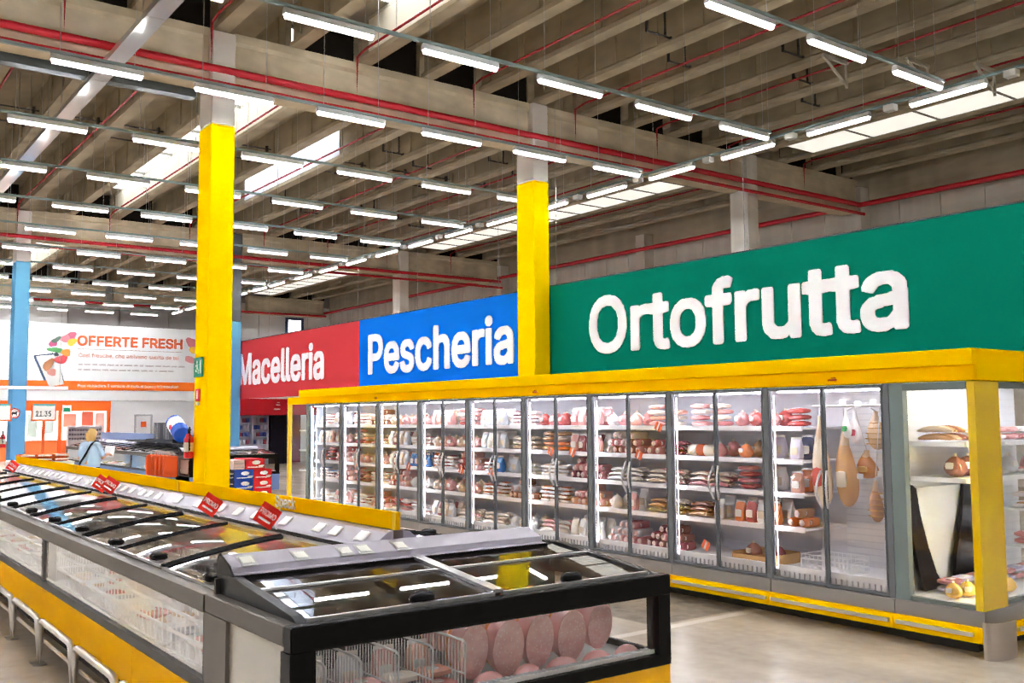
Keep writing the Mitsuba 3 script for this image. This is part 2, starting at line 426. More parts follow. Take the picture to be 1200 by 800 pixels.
for k, x in enumerate([3.14 - 2.7, 3.14, 5.42, 8.13, 10.72, 13.38, 15.85, 18.35, 21.3]):
    m = MB().tube([(x, 15.61, 7.71), (x, 15.61, 8.42), (x, 15.3, 8.47), (x, Y0 + .2, 8.47)], 0.023, 7)
    solo('sprinkler_branch', f'thin red branch pipe along the near joists, {ORD[k]} from the left', 'pipe', m, 'paint', '#8f1c22', group='red branch pipes')
    m = MB().tube([(x, 32.72, 7.535), (x, 32.72, 8.42), (x, 32.4, 8.47), (x, 16.5, 8.47)], 0.023, 7)
    solo('sprinkler_branch', f'thin red branch pipe along the joists of the middle bay, {ORD[k]} from the left', 'pipe', m, 'paint', '#8f1c22', group='red branch pipes')
solo('steel_tube', 'dark grey rectangular steel tube running up to the yellow column at the ceiling', 'beam', bx(X0 + .1, 5.4, 16.28, 16.5, 7.31, 7.46), 'paint', '#3b4140', smooth=0)


def tray(label, x, ya, yb, z):
    t = thing('cable_tray', label, 'cable tray', group='galvanised cable trays')
    y = ya
    while y < yb - 0.1:
        e = min(y + 3, yb)
        part(t, 'section', MB().box(x - .13, x + .13, y, e - .03, z, z + .012).box(x - .13, x - .118, y, e - .03, z, z + .09).box(x + .118, x + .13, y, e - .03, z, z + .09), 'metal', '#b9b9b6', smooth=0)
        part(t, 'hanger', MB().cyl((x - .11, y + .2, z), (x - .11, y + .2, ROOF), .008, 5).cyl((x + .11, y + .2, z), (x + .11, y + .2, ROOF), .008, 5), 'metal', '#8d8d8b')
        y = e


tray('galvanised cable tray crossing under the girder at the top left', 3.75, -2, 32.4, 7.18)
tray('second galvanised cable tray further left under the middle bay', 2.3, 16.6, 32.4, 7.6)
for i in range(30):                                             # dark pipe hangers between the joists
    k, yb = i % 10, (11.0, 20.4, 27.5)[i // 10]
    x = JX[9] + 1.357 * (k + 1) - .35
    yy = yb + (k % 3) * .8
    if min(abs(x + .35 - JX[q] - .68) for q in (kw, ke, 12)) < .9:
        continue
    m = MB().cyl((x - .3, yy, 8.52), (x + .32, yy, 8.52), .02, 6).sup((x + .32, yy, 8.52), (.05, .05, .05), nu=8, nv=5).box(x - .31, x - .27, yy - .02, yy + .02, 8.5, ROOF).box(x + .15, x + .18, yy - .015, yy + .015, 8.52, ROOF)
    solo('pipe_hanger', f"short black pipe hanger between roof joists, {('near bay', 'middle bay', 'back of the middle bay')[i // 10]}, {ORD[k]} from the left", 'bracket', m, 'paint', '#262524', group='black pipe hangers')
for g in range(5, 17):                                          # thin dark tie rods spanning the gaps between joists
    if g in (kw, 12):
        continue
    for q, yb in enumerate((17.8, 19.0, 23.2, 24.4)):
        m = MB().cyl((JX[g] + .06, yb, 8.66), (JX[g] + 1.29, yb, 8.66), .018, 6).box(JX[g] + 1.15, JX[g] + 1.2, yb - .04, yb + .04, 8.6, 8.74)
        solo('tie_rod', f'thin dark tie rod between roof joists, middle bay, {ORD[g - 5]} gap, {ORD[q]} from the girder', 'rod', m, 'paint', '#24211e', group='dark tie rods')
for i, (x, y) in enumerate(((15.6, 10.4), (17.0, 9.6), (18.3, 9.0))):
    m = MB().cyl((x - .05, y, 8.36), (x - .05, y - .0, 7.85), .03, 6).cyl((x - .7, y, 8.3), (x - .05, y, 7.9), .03, 6).box(x - .75, x, y - .03, y + .03, 8.3, 8.36)
    solo('angle_bracket', f"pale triangular steel bracket under the roof joists at upper right, number {i + 1} from the left", 'bracket', m, 'paint', '#b7b1a3', group='triangular brackets')

# ------------------------------------------------------------------ LED tubes in rows
LEN, HZ = 1.25, 6.8
hous = look(MB().prism([(-.05, 0.0), (.05, 0.0), (.045, .07), (.02, .09), (-.02, .09), (-.045, .07)], 0, 0, LEN), 'paint', '#dfe3e6', smooth=0)
diff = look(MB().prism([(-.045, 0), (-.04, -.03), (-.02, -.05), (.02, -.05), (.04, -.03), (.045, 0)], 0, .02, LEN - .02), 'matte', '#ffffff', smooth=0, **emit(LAMP, (0.97, 0.99, 1.06)))
wire = look(MB().cyl((.12, 0, .09), (.12, 0, ROOF - HZ), .006, 4), 'metal', '#b9b9b8')
wire2 = look(MB().cyl((LEN - .12, 0, .09), (LEN - .12, 0, ROOF - HZ), .006, 4), 'metal', '#b9b9b8')
LIGHT = group([('housing', hous), ('diffuser', diff), ('wire', wire), ('wire_001', wire2)])
JBOX = group([('', look(bx(-.07, .07, -.09, .09, 0, .1), 'paint', '#d7d6d0', smooth=0))])
rows = [7.73 + 3.3 * k for k in range(-3, 13)]
rows[-1] -= .1
for j, y in enumerate(rows):
    k0 = 0 if y > 40 else -3 if j < 2 else -6
    for k in range(k0, 6):
        if y < 5 and k == 5:
            continue
        row = 'row behind the viewer' if j < 3 else f'{ORD[j - 3]} hanging row from the viewer'
        copy(LIGHT, 'ceiling_light', f'white LED tube light, {row}, {ORD[k - k0]} from the left', 'ceiling light', Mx(2.72 + 2.008 * k, y, HZ), f'LED tubes of {row}')
    solo('lighting_rail', f'slim grey rail carrying the LED tubes of the {"row behind the viewer" if j < 3 else ORD[j - 3] + " row"}', 'rail', bx(2.6 + 2.008 * k0, 14.1, y - .025, y + .025, HZ + .095, HZ + .14), 'paint', '#7f9290', smooth=0, group='rails of the LED rows')
for k in range(-5, 20):
    copy(LIGHT, 'ceiling_light', f'white LED tube light in the lengthways row by the milky roof strip, {ORD[k + 5]}', 'ceiling light', Mx(14.4, 7.22 + 1.983 * k + (.31 if k == 13 else 0), HZ, rz=90), 'LED tubes of the lengthways row')
    copy(JBOX, 'junction_box', f'small pale junction box on the lengthways LED row, {ORD[k + 5]} from the front', 'junction box', Mx(14.4, 7.22 + 1.983 * k - .38, HZ - .01), 'junction boxes of the lengthways row')
solo('lighting_rail', 'slim green-grey rail carrying the lengthways row of LED tubes', 'rail', bx(14.375, 14.425, -3, 46.6, HZ + .095, HZ + .14), 'paint', '#6f8582', smooth=0)

# ------------------------------------------------------------------ refrigerated cabinets along the right
FX, P0, PW, NM = 7.2, 4.522, 1.2222, 9
SH = [1.69, 1.39, 1.09, 0.785]                 # shelf tops
FRAME, BASEG = '#5c6063', '#83807e'


def handle_mesh(y, s):
    u = np.linspace(0, 1, 9)
    return MB().tube([(FX - .012 - .045 * math.sin(math.pi * t), y + s * .02 * math.sin(math.pi * t), 1.0 + .32 * t) for t in u], .011, 6)


def cabinet(ham):
    w, g = PW, []

    def a(n, mb, bsdf, col, sm=0, **k):
        names = [x for x, _ in g]
        nn, q = n, 0
        while nn in names:
            q += 1
            nn = f'{n}_{q:03d}'
        g.append((nn, look(mb, bsdf, col, sm, **k)))
        return nn

    a('base_panel', bx(FX - .03, FX + .75, 0.004, w - .004, .215, .33), 'paint', BASEG)
    a('bumper', MB().box(FX - .06, FX - .03, 0.004, w - .004, .115, .215).box(FX - .05, FX + .2, 0.004, w - .004, .1, .115), 'matte', YEL)
    a('bumper_rail', MB().box(FX - .085, FX - .06, 0.03, w - .03, .148, .178), 'metal', STEEL)
    a('plinth', bx(FX + .14, FX + .72, 0.002, w - .002, 0, .1), 'paint', '#141414')
    a('back_panel', bx(FX + .74, FX + .78, 0.002, w - .002, .33, 2.05), 'paint', '#dcdce1' if ham else '#c2c3ca')
    a('canopy', bx(FX, FX + .78, 0.002, w - .002, 2.03, 2.052), 'paint', '#d9dadd')
    a('deck', MB().box(FX + .05, FX + .74, 0.002, w - .002, .33, .42).box(FX + .05, FX + .08, 0.03, w - .03, .42, .455), 'paint', '#e6e6ea')
    m = MB()
    for i in range(22):
        y = .05 + i * (w - .1) / 21
        m.box(FX + .042, FX + .05, y, y + .012, .345, .405)
    a('air_grille', m, 'paint', '#9a9aa2')
    a('mullion', MB().box(FX - .008, FX + .05, .002, .056, .33, 2.05), 'paint', FRAME)
    a('led_strip', MB().cyl((FX + .065, w - .014, .42), (FX + .065, w - .014, 1.98), .006, 6), 'matte', '#ffffff', **emit(STRIP, (.97, .98, 1.06)))
    a('led_strip', MB().box(FX + .06, FX + .085, .06, w - .06, 2.0, 2.02), 'matte', '#ffffff', **emit(STRIP * .6, (.97, .98, 1.06)))
    for d in range(2):
        y0, y1 = ((.06, w / 2 + .024), (w / 2 + .03, w - .004))[d]
        n = a('door', MB().box(FX - .01, FX + .02, y0, y0 + .014, .335, 2.04).box(FX - .01, FX + .02, y1 - .014, y1, .335, 2.04).box(FX - .01, FX + .02, y0, y1, .335, .36).box(FX - .01, FX + .02, y0, y1, 2.02, 2.045), 'paint', '#4a4e51')
        g.append((n + '__pane', look(MB().add([(FX + .004, y0 + .012, .355), (FX + .004, y1 - .012, .355), (FX + .004, y1 - .012, 2.025), (FX + .004, y0 + .012, 2.025)], [[0, 1, 2, 3]]), 'pane', smooth=0)))
        g.append((n + '__handle', look(handle_mesh(w / 2 - .003 + d * .06, -1 if d == 0 else 1), 'metal', '#d8d8dc', 40)))
    y0 = w * .77 if ham else .002
    for z in SH:
        n = a('shelf', bx(FX + .12, FX + .74, y0, w - .002, z - .02, z), 'paint', '#ececf0')
        g.append((n + '__price_rail', look(MB().box(FX + .105, FX + .12, y0, w - .002, z - .035, z + .012), 'paint', '#f2f0f6', 0)))
    if ham:
        a('hanging_rail', MB().cyl((FX + .28, .02, 1.88), (FX + .28, w * .77, 1.88), .012, 8), 'metal', STEEL, 30)
        m = MB()
        for i in range(26):
            m.box(FX + .735, FX + .74, .02, w * .77, .48 + i * .058, .525 + i * .058)
        a('back_slats', m, 'paint', '#e6e6e9')
    else:
        m = MB()
        for i in range(7):
            m.box(FX + .735, FX + .74, .03, w - .03, .5 + i * .22, .51 + i * .22)
        a('back_slats', m, 'paint', '#c9cacf')
    return g


CAB, CABH = group(cabinet(False)), group(cabinet(True))
for k in range(NM):
    lab = f'glass-door refrigerated cabinet, {ORD[k]} unit from the right' + (', hams hanging inside' if k == 0 else ', stocked with packed meats')
    key = thing('refrigerated_cabinet', lab, 'refrigerated cabinet', 'refrigerated cabinets in the long run')
    src = scene[CABH if k == 0 else CAB]
    for pn, d in src.items():
        if pn == 'type':
            continue
        scene[f'{key}__{pn}'] = {'type': 'instance', 'to_world': Mx(0, P0 + PW * k, 0), 'of': {'type': 'ref', 'id': _single(d)}} if False else {**d, 'to_world': Mx(0, P0 + PW * k, 0)}
# the LED strips shine from the cabinets: joined copies are kept as instances
for pn in ('led_strip', 'led_strip_001'):
    gk = group([('', scene[CAB][pn])])
    for k in range(NM):
        key = f'refrigerated_cabinet_{k:03d}' if k else 'refrigerated_cabinet'
        scene[f'{key}__{pn}'] = {'type': 'instance', 'to_world': Mx(0, P0 + PW * k, 0), 'of': {'type': 'ref', 'id': gk}}
del scene[CAB], scene[CABH]
PE = P0 + PW * NM + .004                               # far end of the doors, 15.55

# fascia over the cabinets, end frames, posts
fa = thing('fascia', 'long bright yellow fascia band over the refrigerated cabinets', 'fascia')
part(fa, 'upper_panel', bx(FX - .03, FX + .03, 3.80, 15.9, 2.175, 2.30, .004), 'matte', YEL, smooth=0)
part(fa, 'lower_panel', bx(FX - .012, FX + .03, 3.80, 16.42, 2.055, 2.174, .004), 'matte', YEL2, smooth=0)
part(fa, 'end_panel', bx(FX + .031, FX + 2.1, 3.80, 3.86, 2.055, 2.30, .004), 'matte', YEL, smooth=0)
part(fa, 'far_end_panel', bx(FX + .031, FX + 2.1, 16.36, 16.42, 2.055, 2.174, .004), 'matte', YEL, smooth=0)
part(fa, 'cover_board', bx(FX + .03, FX + 2.1, 3.86, 16.36, 2.075, 2.1), 'paint', '#b9b9b6', smooth=0)
for y in (5.0, 9.15, 13.1):
    solo('fascia_sticker', f"tiny red and orange sticker on the yellow fascia, {('nearest', 'middle', 'farthest')[(y > 6) + (y > 12)]} of three", 'sticker', MB().box(FX - .0145, FX - .0125, y, y + .09, 2.09, 2.105).box(FX - .0145, FX - .0125, y + .01, y + .06, 2.11, 2.118), 'paint', '#b6371f', smooth=0, group='fascia stickers')
core = solo('cabinet_core', 'plain grey back of the refrigerated cabinets, hidden behind their shelves', 'cabinet back', bx(FX + .8, FX + 2.0, P0 + .02, PE - .02, 0, 2.05), 'paint', '#a5a7a9', smooth=0)

# glazed end unit nearest the viewer
ec = thing('end_cabinet', 'glazed corner refrigerator with open shelves behind a yellow post', 'refrigerated cabinet')
part(ec, 'corner_post', bx(FX - .005, FX + .36, 3.805, 3.87, .275, 2.05, .004), 'gloss', YEL, smooth=0, label='yellow corner post')
part(ec, 'side_post', bx(FX - .008, FX + .06, 4.40, P0 - .002, .33, 2.05), 'paint', '#6c7a78', smooth=0, label='grey green frame post')
part(ec, 'head_rail', MB().box(FX - .008, FX + .04, 3.872, 4.40, 1.99, 2.045).box(FX + .362, FX + 2.0, 3.83, 3.87, 2.0, 2.045), 'paint', '#5f6b69', smooth=0)
part(ec, 'base_panel', MB().box(FX - .03, FX + 2.05, 3.79, P0 - .004, .215, .33), 'paint', BASEG, smooth=0)
part(ec, 'bumper', MB().box(FX - .06, FX - .03, 3.79, P0 - .004, .115, .215).box(FX - .06, FX + 2.05, 3.76, 3.79, .115, .215).box(FX - .05, FX + 2.0, 3.78, P0 - .004, .1, .115), 'matte', YEL, smooth=0)
part(ec, 'bumper_rail', MB().box(FX - .085, FX - .06, 3.86, P0 - .03, .148, .178).box(FX + .38, FX + 2.0, 3.735, 3.76, .148, .178), 'metal', STEEL, smooth=0)
part(ec, 'plinth', bx(FX + .1, FX + 2, 3.92, P0 - .004, 0, .1), 'paint', '#141414', smooth=0)
part(ec, 'front_pane', MB().add([(FX + .005, 3.872, .335), (FX + .005, 4.40, .335), (FX + .005, 4.40, 1.99), (FX + .005, 3.872, 1.99)], [[0, 1, 2, 3]]), 'pane', smooth=0)
part(ec, 'end_pane', MB().add([(FX + .362, 3.84, .335), (FX + 2.0, 3.84, .335), (FX + 2.0, 3.84, 2.0), (FX + .362, 3.84, 2.0)], [[0, 1, 2, 3]]), 'pane', smooth=0)
part(ec, 'deck', bx(FX + .03, FX + 2.0, 3.88, P0 - .02, .33, .37), 'paint', '#e4e6e8', smooth=0)
part(ec, 'sill', MB().box(FX + .012, FX + .03, 3.88, 4.40, .33, .36).box(FX + .362, FX + 2, 3.85, 3.868, .33, .36), 'paint', '#59635f', smooth=0)
part(ec, 'back_panel', bx(FX + .1, FX + 2.0, P0 - .03, P0 - .012, .37, 2.03), 'paint', '#e9eaee', smooth=0)
part(ec, 'canopy', bx(FX, FX + 2.0, 3.88, P0 - .004, 2.046, 2.053), 'paint', '#dddee2', smooth=0)
m = MB()
for i in range(24):
    m.box(FX + .12, FX + 1.98, P0 - .036, P0 - .03, .42 + i * .066, .47 + i * .066)
part(ec, 'louvres', m, 'paint', '#eeeef2', smooth=0)
for z in (1.575, 1.295):
    n = part(ec, 'shelf', bx(FX + .1, FX + 1.95, 3.95, P0 - .04, z - .022, z), 'paint', '#e9edf0', smooth=0)
    part(n, 'edge', MB().box(FX + .085, FX + .1, 3.95, P0 - .04, z - .03, z + .008).box(FX + .1, FX + 1.95, 3.935, 3.95, z - .03, z + .008), 'paint', '#f4f5f8', smooth=0)
for z in (1.0, 0.69):
    n = part(ec, 'shelf', bx(FX + 1.22, FX + 1.95, 3.95, P0 - .04, z - .022, z), 'paint', '#e9edf0', smooth=0)
    part(n, 'edge', bx(FX + 1.22, FX + 1.95, 3.935, 3.95, z - .03, z + .008), 'paint', '#f4f5f8', smooth=0)
gl = group([('', look(MB().cyl((0, 0, .42), (0, 0, 1.96), .011, 6), 'matte', '#ffffff', 0, **emit(STRIP, (.97, .98, 1.06))))])
for q, (x, y) in enumerate(((FX + .25, 3.9), (FX + 1.96, 3.9), (FX + .09, PE + .12))):  # strip behind the corner post is added, out of sight, to brighten the sheet
    scene[f'end_cabinet__led_strip_{q:03d}' if q < 2 else 'end_cabinet_001__led_strip'] = {'type': 'instance', 'to_world': Mx(x, y, 0), 'of': {'type': 'ref', 'id': gl}}
gl2 = group([('', look(bx(0, 1.8, 0, .03, 0, .015), 'matte', '#ffffff', 0, **emit(STRIP * .6, (.97, .98, 1.06))))])
scene['end_cabinet__led_strip_003'] = {'type': 'instance', 'to_world': Mx(FX + .15, 4.0, 2.03), 'of': {'type': 'ref', 'id': gl2}}
# white sheet between two curved black boards
P = lambda L: [(x, z) for x, z in L]
solo('display_sheet', 'white tapering sheet with fine lines hanging between two curved black boards', 'display board', MB().prism([(7.36, 1.2), (8.1, 1.2), (8.02, .95), (7.86, .62), (7.8, .375), (7.62, .375), (7.5, .72), (7.4, .98)], 1, 4.446, 4.456), 'paint', '#fbfbfd', smooth=0)
solo('display_board', 'curved black board left of the white sheet in the corner refrigerator', 'display board', MB().prism([(7.265, 1.2), (7.31, 1.23), (7.36, 1.2), (7.41, .98), (7.51, .72), (7.62, .50), (7.74, .375), (7.44, .375), (7.36, .55), (7.29, .8), (7.265, 1.02)], 1, 4.41, 4.44), 'black', '#121214', smooth=0)
solo('display_board', 'curved black board right of the white sheet, behind a small black sign', 'display board', MB().prism([(8.1, 1.22), (8.22, 1.25), (8.32, 1.2), (8.36, .9), (8.36, .375), (7.9, .375), (7.93, .6), (8.04, .9)], 1, 4.41, 4.44), 'black', '#121214', smooth=0)
t = thing('shelf_sign', 'small black and white sign standing behind the yellow corner post', 'sign')
part(t, 'board', bx(8.0, 8.24, 4.17, 4.185, .371, .75), 'paint', '#1a1a1c', smooth=0)
part(t, 'print', MB().box(8.03, 8.21, 4.166, 4.1695, .5, .73), 'paint', '#e9e9ea', smooth=0)
part(t, 'mark', MB().cyl((8.1, 4.1655, .64), (8.1, 4.1635, .64), .045, 14), 'paint', '#26272a', smooth=0)
solo('corner_guard', 'curved brushed steel corner guard on the floor under the yellow post', 'corner guard', MB().prism([(7.11 + .19 * (1 - math.cos(a)) * 0 + .2 * (1 - math.sin(a)), 3.70 + .16 * (1 - math.cos(a)) * -1 + .05) if False else (7.31 - .21 * math.cos(a), 3.78 - .09 * math.sin(a) - .03) for a in np.linspace(-.3, math.pi * .62, 14)] + [(7.31 - .2 * math.cos(a), 3.78 - .08 * math.sin(a) - .03) for a in np.linspace(math.pi * .62, -.3, 14)], 2, 0, .27), 'metal', '#a39a92', smooth=30)

# far end unit
fe = thing('end_cabinet', 'narrow glazed refrigerator at the far end with a yellow frame', 'refrigerated cabinet')
part(fe, 'frame', MB().box(FX - .01, FX + .05, 16.34, 16.42, .1, 2.054), 'gloss', YEL, smooth=0)
part(fe, 'side_post', bx(FX - .008, FX + .06, PE + .002, PE + .1, .33, 2.05), 'paint', '#6c7a78', smooth=0)
part(fe, 'base_panel', bx(FX - .03, FX + 2.0, PE + .002, 16.335, .215, .33), 'paint', BASEG, smooth=0)
part(fe, 'bumper', bx(FX - .06, FX - .03, PE + .002, 16.42, .115, .215), 'gloss', YEL, smooth=0)
part(fe, 'plinth', bx(FX + .1, FX + 1.9, PE + .002, 16.3, 0, .1), 'paint', '#141414', smooth=0)
part(fe, 'pane', MB().add([(FX + .005, PE + .1, .335), (FX + .005, 16.34, .335), (FX + .005, 16.34, 2.05), (FX + .005, PE + .1, 2.05)], [[0, 1, 2, 3]]), 'pane', smooth=0)
part(fe, 'end_pane', MB().add([(FX + .05, 16.38, .335), (FX + 1.9, 16.38, .335), (FX + 1.9, 16.38, 2.05), (FX + .05, 16.38, 2.05)], [[0, 1, 2, 3]]), 'pane', smooth=0)
part(fe, 'deck', bx(FX + .03, FX + 1.95, PE + .05, 16.34, .33, .37), 'paint', '#e4e6e8', smooth=0)
part(fe, 'back_panel', bx(FX + .15, FX + 1.95, PE + .01, PE + .03, .37, 2.05), 'paint', '#dfe1e3', smooth=0)
for z in (1.6, 1.25, .9):
    part(fe, 'shelf', bx(FX + .15, FX + 1.9, PE + .03, 16.25, z - .02, z), 'paint', '#e6e9ea', smooth=0)

# ------------------------------------------------------------------ products
DOOR = lambda d: f'{ORD[d]} glass door from the right'
SHN = ['top shelf', 'second shelf', 'third shelf', 'fourth shelf', 'bottom deck']
_pg = {}
PAL = {'pink': '#d99a96', 'rose': '#c97f80', 'red': '#a03a36', 'wine': '#6d2a30', 'brown': '#7d4a35', 'beige': '#d8bfa4', 'cream': '#eadfd2', 'white': '#e9e6e8', 'orange': '#d9743a', 'tan': '#b98a5c',
       'silver': '#c9ccd4', 'blue': '#2b6fb5', 'navy': '#2a2f4d', 'lilac': '#cfc3dc', 'olive': '#8a7a45', 'salmon': '#e0a48d'}
RP = random.Random(11)


def proto(kind, col):
    if (kind, col) in _pg:
        return _pg[(kind, col)]
    c = PAL[col]
    pale = '#efe9e8'
    if kind == 'flat_pack':      # tray with a bulging film window and a label
        g = [('tray', look(MB().sup((0, 0, .016), (.06, .085, .016), .3, .25, 16, 5), 'film', pale, 45)),
             ('filling', look(MB().sup((0, 0, .026), (.048, .07, .018), .7, .5, 14, 5), 'film', c, 60)),
             ('label', look(bx(-.064, -.0605, -.05, .0, .006, .03), 'paint', '#f4f2f0', 0))]
    elif kind == 'slab_pack':    # vacuum packed slab lying tilted
        g = [('body', look(MB().sup((0, 0, .026), (.075, .1, .026), .8, .4, 16, 6), 'film', c, 60)),
             ('label', look(MB().sup((-.02, .02, .05), (.03, .035, .004), .4, .3, 10, 4), 'paint', '#eeeae8', 30))]
    elif kind == 'pouch':        # standing bag, crimped at the top
        def fn(p):
            p = p.copy()
            p[:, 0] *= np.clip(1.05 - .95 * np.clip(p[:, 2], -.2, 1), .08, 1)
            return p
        g = [('bag', look(MB().sup((0, 0, .1), (.045, .062, .1), .35, .45, 16, 9, fn), 'film', c, 60)),
             ('crimp', look(bx(-.004, .004, -.055, .055, .185, .215), 'film', pale, 0)),
             ('label', look(MB().sup((-.044, 0, .085), (.006, .04, .038), .3, .3, 10, 5), 'paint', '#d8c9b8' if col in ('white', 'silver', 'lilac') else '#efe7e0', 30))]
    elif kind == 'salami':       # lying with its round end to the front
        g = [('casing', look(MB().sup((0, 0, .042), (.13, .042, .042), .35, 1.0, 12, 9, lambda p: p[:, [0, 1, 2]]), 'film', c, 60)),
             ('end', look(MB().sup((-.125, 0, .042), (.012, .03, .03), 1, 1, 10, 5), 'film', '#e7c9c2' if col != 'white' else '#d8b4ae', 60)),
             ('band', look(MB().tube([(-.05, 0, .042), (-.03, 0, .042)], .0428, 12, caps=False), 'paint', '#f0ebe6', 40))]
    elif kind == 'stick':        # long curved floury sausage, across the shelf
        pts = [(0.02 * math.sin(3 * t), (t - .5) * .26, .022 + .016 * math.sin(math.pi * t)) for t in np.linspace(0, 1, 8)]
        g = [('body', look(MB().tube(pts, [.008, .018, .021, .022, .022, .021, .018, .008], 8), 'film', c, 60)),
             ('tie', look(MB().cyl(pts[-1], (0.01, .142, .02), .006, 5), 'matte', '#e9e2d6', 40))]
    elif kind == 'ham_piece':    # rounded netted piece
        def fn2(p):
            p = p.copy()
            p[:, :2] *= (1.0 - .22 * p[:, 2:3])
            return p
        g = [('body', look(MB().sup((0, 0, .075), (.07, .08, .075), 1, .9, 16, 9, fn2), 'film', c, 60)),
             ('label', look(MB().sup((-.066, .01, .08), (.012, .032, .026), .5, .4, 10, 5), 'paint', '#f1ece6', 30)),
             ('clip', look(MB().cyl((0, 0, .14), (0, 0, .168), .012, 7), 'matte', '#e6dccb', 40))]
    elif kind == 'log':          # big sausage lying across
        g = [('casing', look(MB().sup((0, 0, .06), (.06, .19, .06), .35, 1, 14, 9, lambda p: np.stack([p[:, 0], p[:, 2], p[:, 1]], 1)[:, [0, 1, 2]]), 'film', c, 60)),
             ('band', look(MB().tube([(0, -.05, .06), (0, .05, .06)], .062, 14, caps=False), 'paint', '#b5532f', 40)),
             ('band_001', look(MB().tube([(0, .13, .06), (0, .15, .06)], .058, 14, caps=False), 'paint', '#efe6da', 40))]
    elif kind == 'basket':       # white wire basket
        m = MB()
        for i in range(12):
            y = -.24 + i * .48 / 11
            m.box(-.152, -.148, y - .003, y + .003, 0, .14)
            m.box(.148, .152, y - .003, y + .003, 0, .14)
        for z in (0.004, .05, .1, .138):
            m.box(-.154, -.146, -.245, .245, z - .004, z + .004).box(.146, .154, -.245, .245, z - .004, z + .004)
            m.box(-.15, .15, -.245, -.239, z - .003, z + .003).box(-.15, .15, .239, .245, z - .003, z + .003)
        g = [('wires', look(m, 'paint', '#f0f0f2', 0)), ('floor', look(bx(-.15, .15, -.24, .24, 0, .006), 'paint', '#e6e6e9', 0))]
    elif kind == 'carton':       # open cardboard tray
        m = MB().box(-.19, .19, -.25, .25, 0, .008).box(-.19, -.183, -.25, .25, .008, .07).box(.183, .19, -.25, .25, .008, .1).box(-.183, .183, -.25, -.243, .008, .09).box(-.183, .183, .243, .25, .008, .09)
        g = [('box', look(m, 'matte', '#b08a5c', 0)), ('divider', look(MB().box(-.183, .183, -.004, .004, .008, .07), 'matte', '#a27c50', 0))]
    _pg[(kind, col)] = group(g)
    return _pg[(kind, col)]


DESC = {'flat_pack': ('packed_slices', 'tray of {} sliced meat', 'packed meat'), 'slab_pack': ('vacuum_pack', '{} vacuum packed slab of meat', 'packed meat'), 'pouch': ('pouch', '{} standing pouch', 'pouch'),
        'salami': ('salami', '{} salami, round end forward', 'salami'), 'stick': ('cured_sausage', '{} long cured sausage', 'sausage'), 'ham_piece': ('ham_piece', 'rounded {} piece of ham', 'ham'),
        'log': ('large_sausage', 'large banded {} sausage', 'sausage'), 'basket': ('wire_basket', '{} wire basket', 'basket'), 'carton': ('cardboard_tray', '{} cardboard tray', 'tray')}


def stock(kind, col, x, y, z, where, rz=0, rx=0, ry=0, s=1.0):
    nm, d, cat = DESC[kind]
    d = d.format({'carton': 'open brown'}.get(kind, col))
    copy(proto(kind, col), nm, f'{d}, {where}', cat, Mx(x, y, z + .0025, rz, rx, ry, s), f'{d}s, {where}')


def fill(kind, cols, ya, yb, z, where, hmax=.25):
    """A stretch of shelf: cols are picked in turn; a heap of two or three layers."""
    w = {'flat_pack': .181, 'slab_pack': .212, 'pouch': .136, 'salami': .091, 'stick': .27, 'ham_piece': .175, 'log': .4, 'basket': .5, 'carton': .52}[kind]
    n = max(1, int((yb - ya) / w + .15))
    st = (yb - ya) / n
    for i in range(n):
        y = ya + (i + .5) * st
        c = cols[i % len(cols)]
        x = FX + .25
        if kind == 'flat_pack':
            for q in range(RP.choice((3, 4, 4))):
                stock(kind, RP.choice(cols), x + RP.uniform(-.015, .02), y + RP.uniform(-.003, .003), z + .047 * q, where, rz=RP.uniform(-2, 2))
        elif kind == 'slab_pack':
            for q in range(RP.choice((3, 3, 4))):
                stock(kind, RP.choice(cols), x + RP.uniform(-.0, .03), y + RP.uniform(-.01, .01), z + .004 + .058 * q, where, rz=RP.uniform(-3, 3))
        elif kind == 'pouch':
            stock(kind, c, FX + .2 + RP.uniform(-.01, .01), y, z, where, rz=RP.uniform(-9, 9), s=RP.uniform(.92, 1.02))
            stock(kind, cols[(i + 1) % len(cols)], FX + .37 + RP.uniform(-.02, .02), y, z, where, rz=RP.uniform(-9, 9), s=RP.uniform(1.0, 1.06))
        elif kind == 'salami':
            for q in range(2 if i < n - 1 else 1):
                stock(kind, RP.choice(cols), FX + .3 + RP.uniform(-.02, .02), y + (.5 * st if q else 0), z + .078 * q, where)
            if RP.random() < .4 and 0 < i < n - 1:
                stock(kind, RP.choice(cols), FX + .31, y, z + .156, where)
        elif kind == 'stick':
            for q in range(11):
                stock(kind, RP.choice(cols), FX + .19 + .049 * (q % 4) + .024 * (q // 4), y + RP.uniform(-.004, .004), z + .047 * (q // 4), where, rz=RP.uniform(-.6, .6), s=.94)
        elif kind == 'ham_piece':
            stock(kind, c, FX + .22, y, z, where, rz=RP.uniform(-20, 20), s=RP.uniform(.9, 1.0))
            stock(kind, cols[(i + 1) % len(cols)], FX + .41, y, z, where, rz=RP.uniform(-20, 20), s=RP.uniform(1.0, 1.05))
        else:
            stock(kind, c, FX + .29, y, z, where)


MIX = [('flat_pack', ['pink', 'rose', 'cream']), ('slab_pack', ['rose', 'pink', 'wine']), ('pouch', ['pink', 'white', 'salmon']), ('salami', ['rose', 'white', 'brown']), ('stick', ['cream', 'beige', 'pink']),
       ('ham_piece', ['pink', 'salmon', 'beige']), ('flat_pack', ['salmon', 'cream', 'red']), ('slab_pack', ['pink', 'cream', 'red']), ('salami', ['pink', 'salmon', 'red']), ('pouch', ['silver', 'beige', 'wine'])]
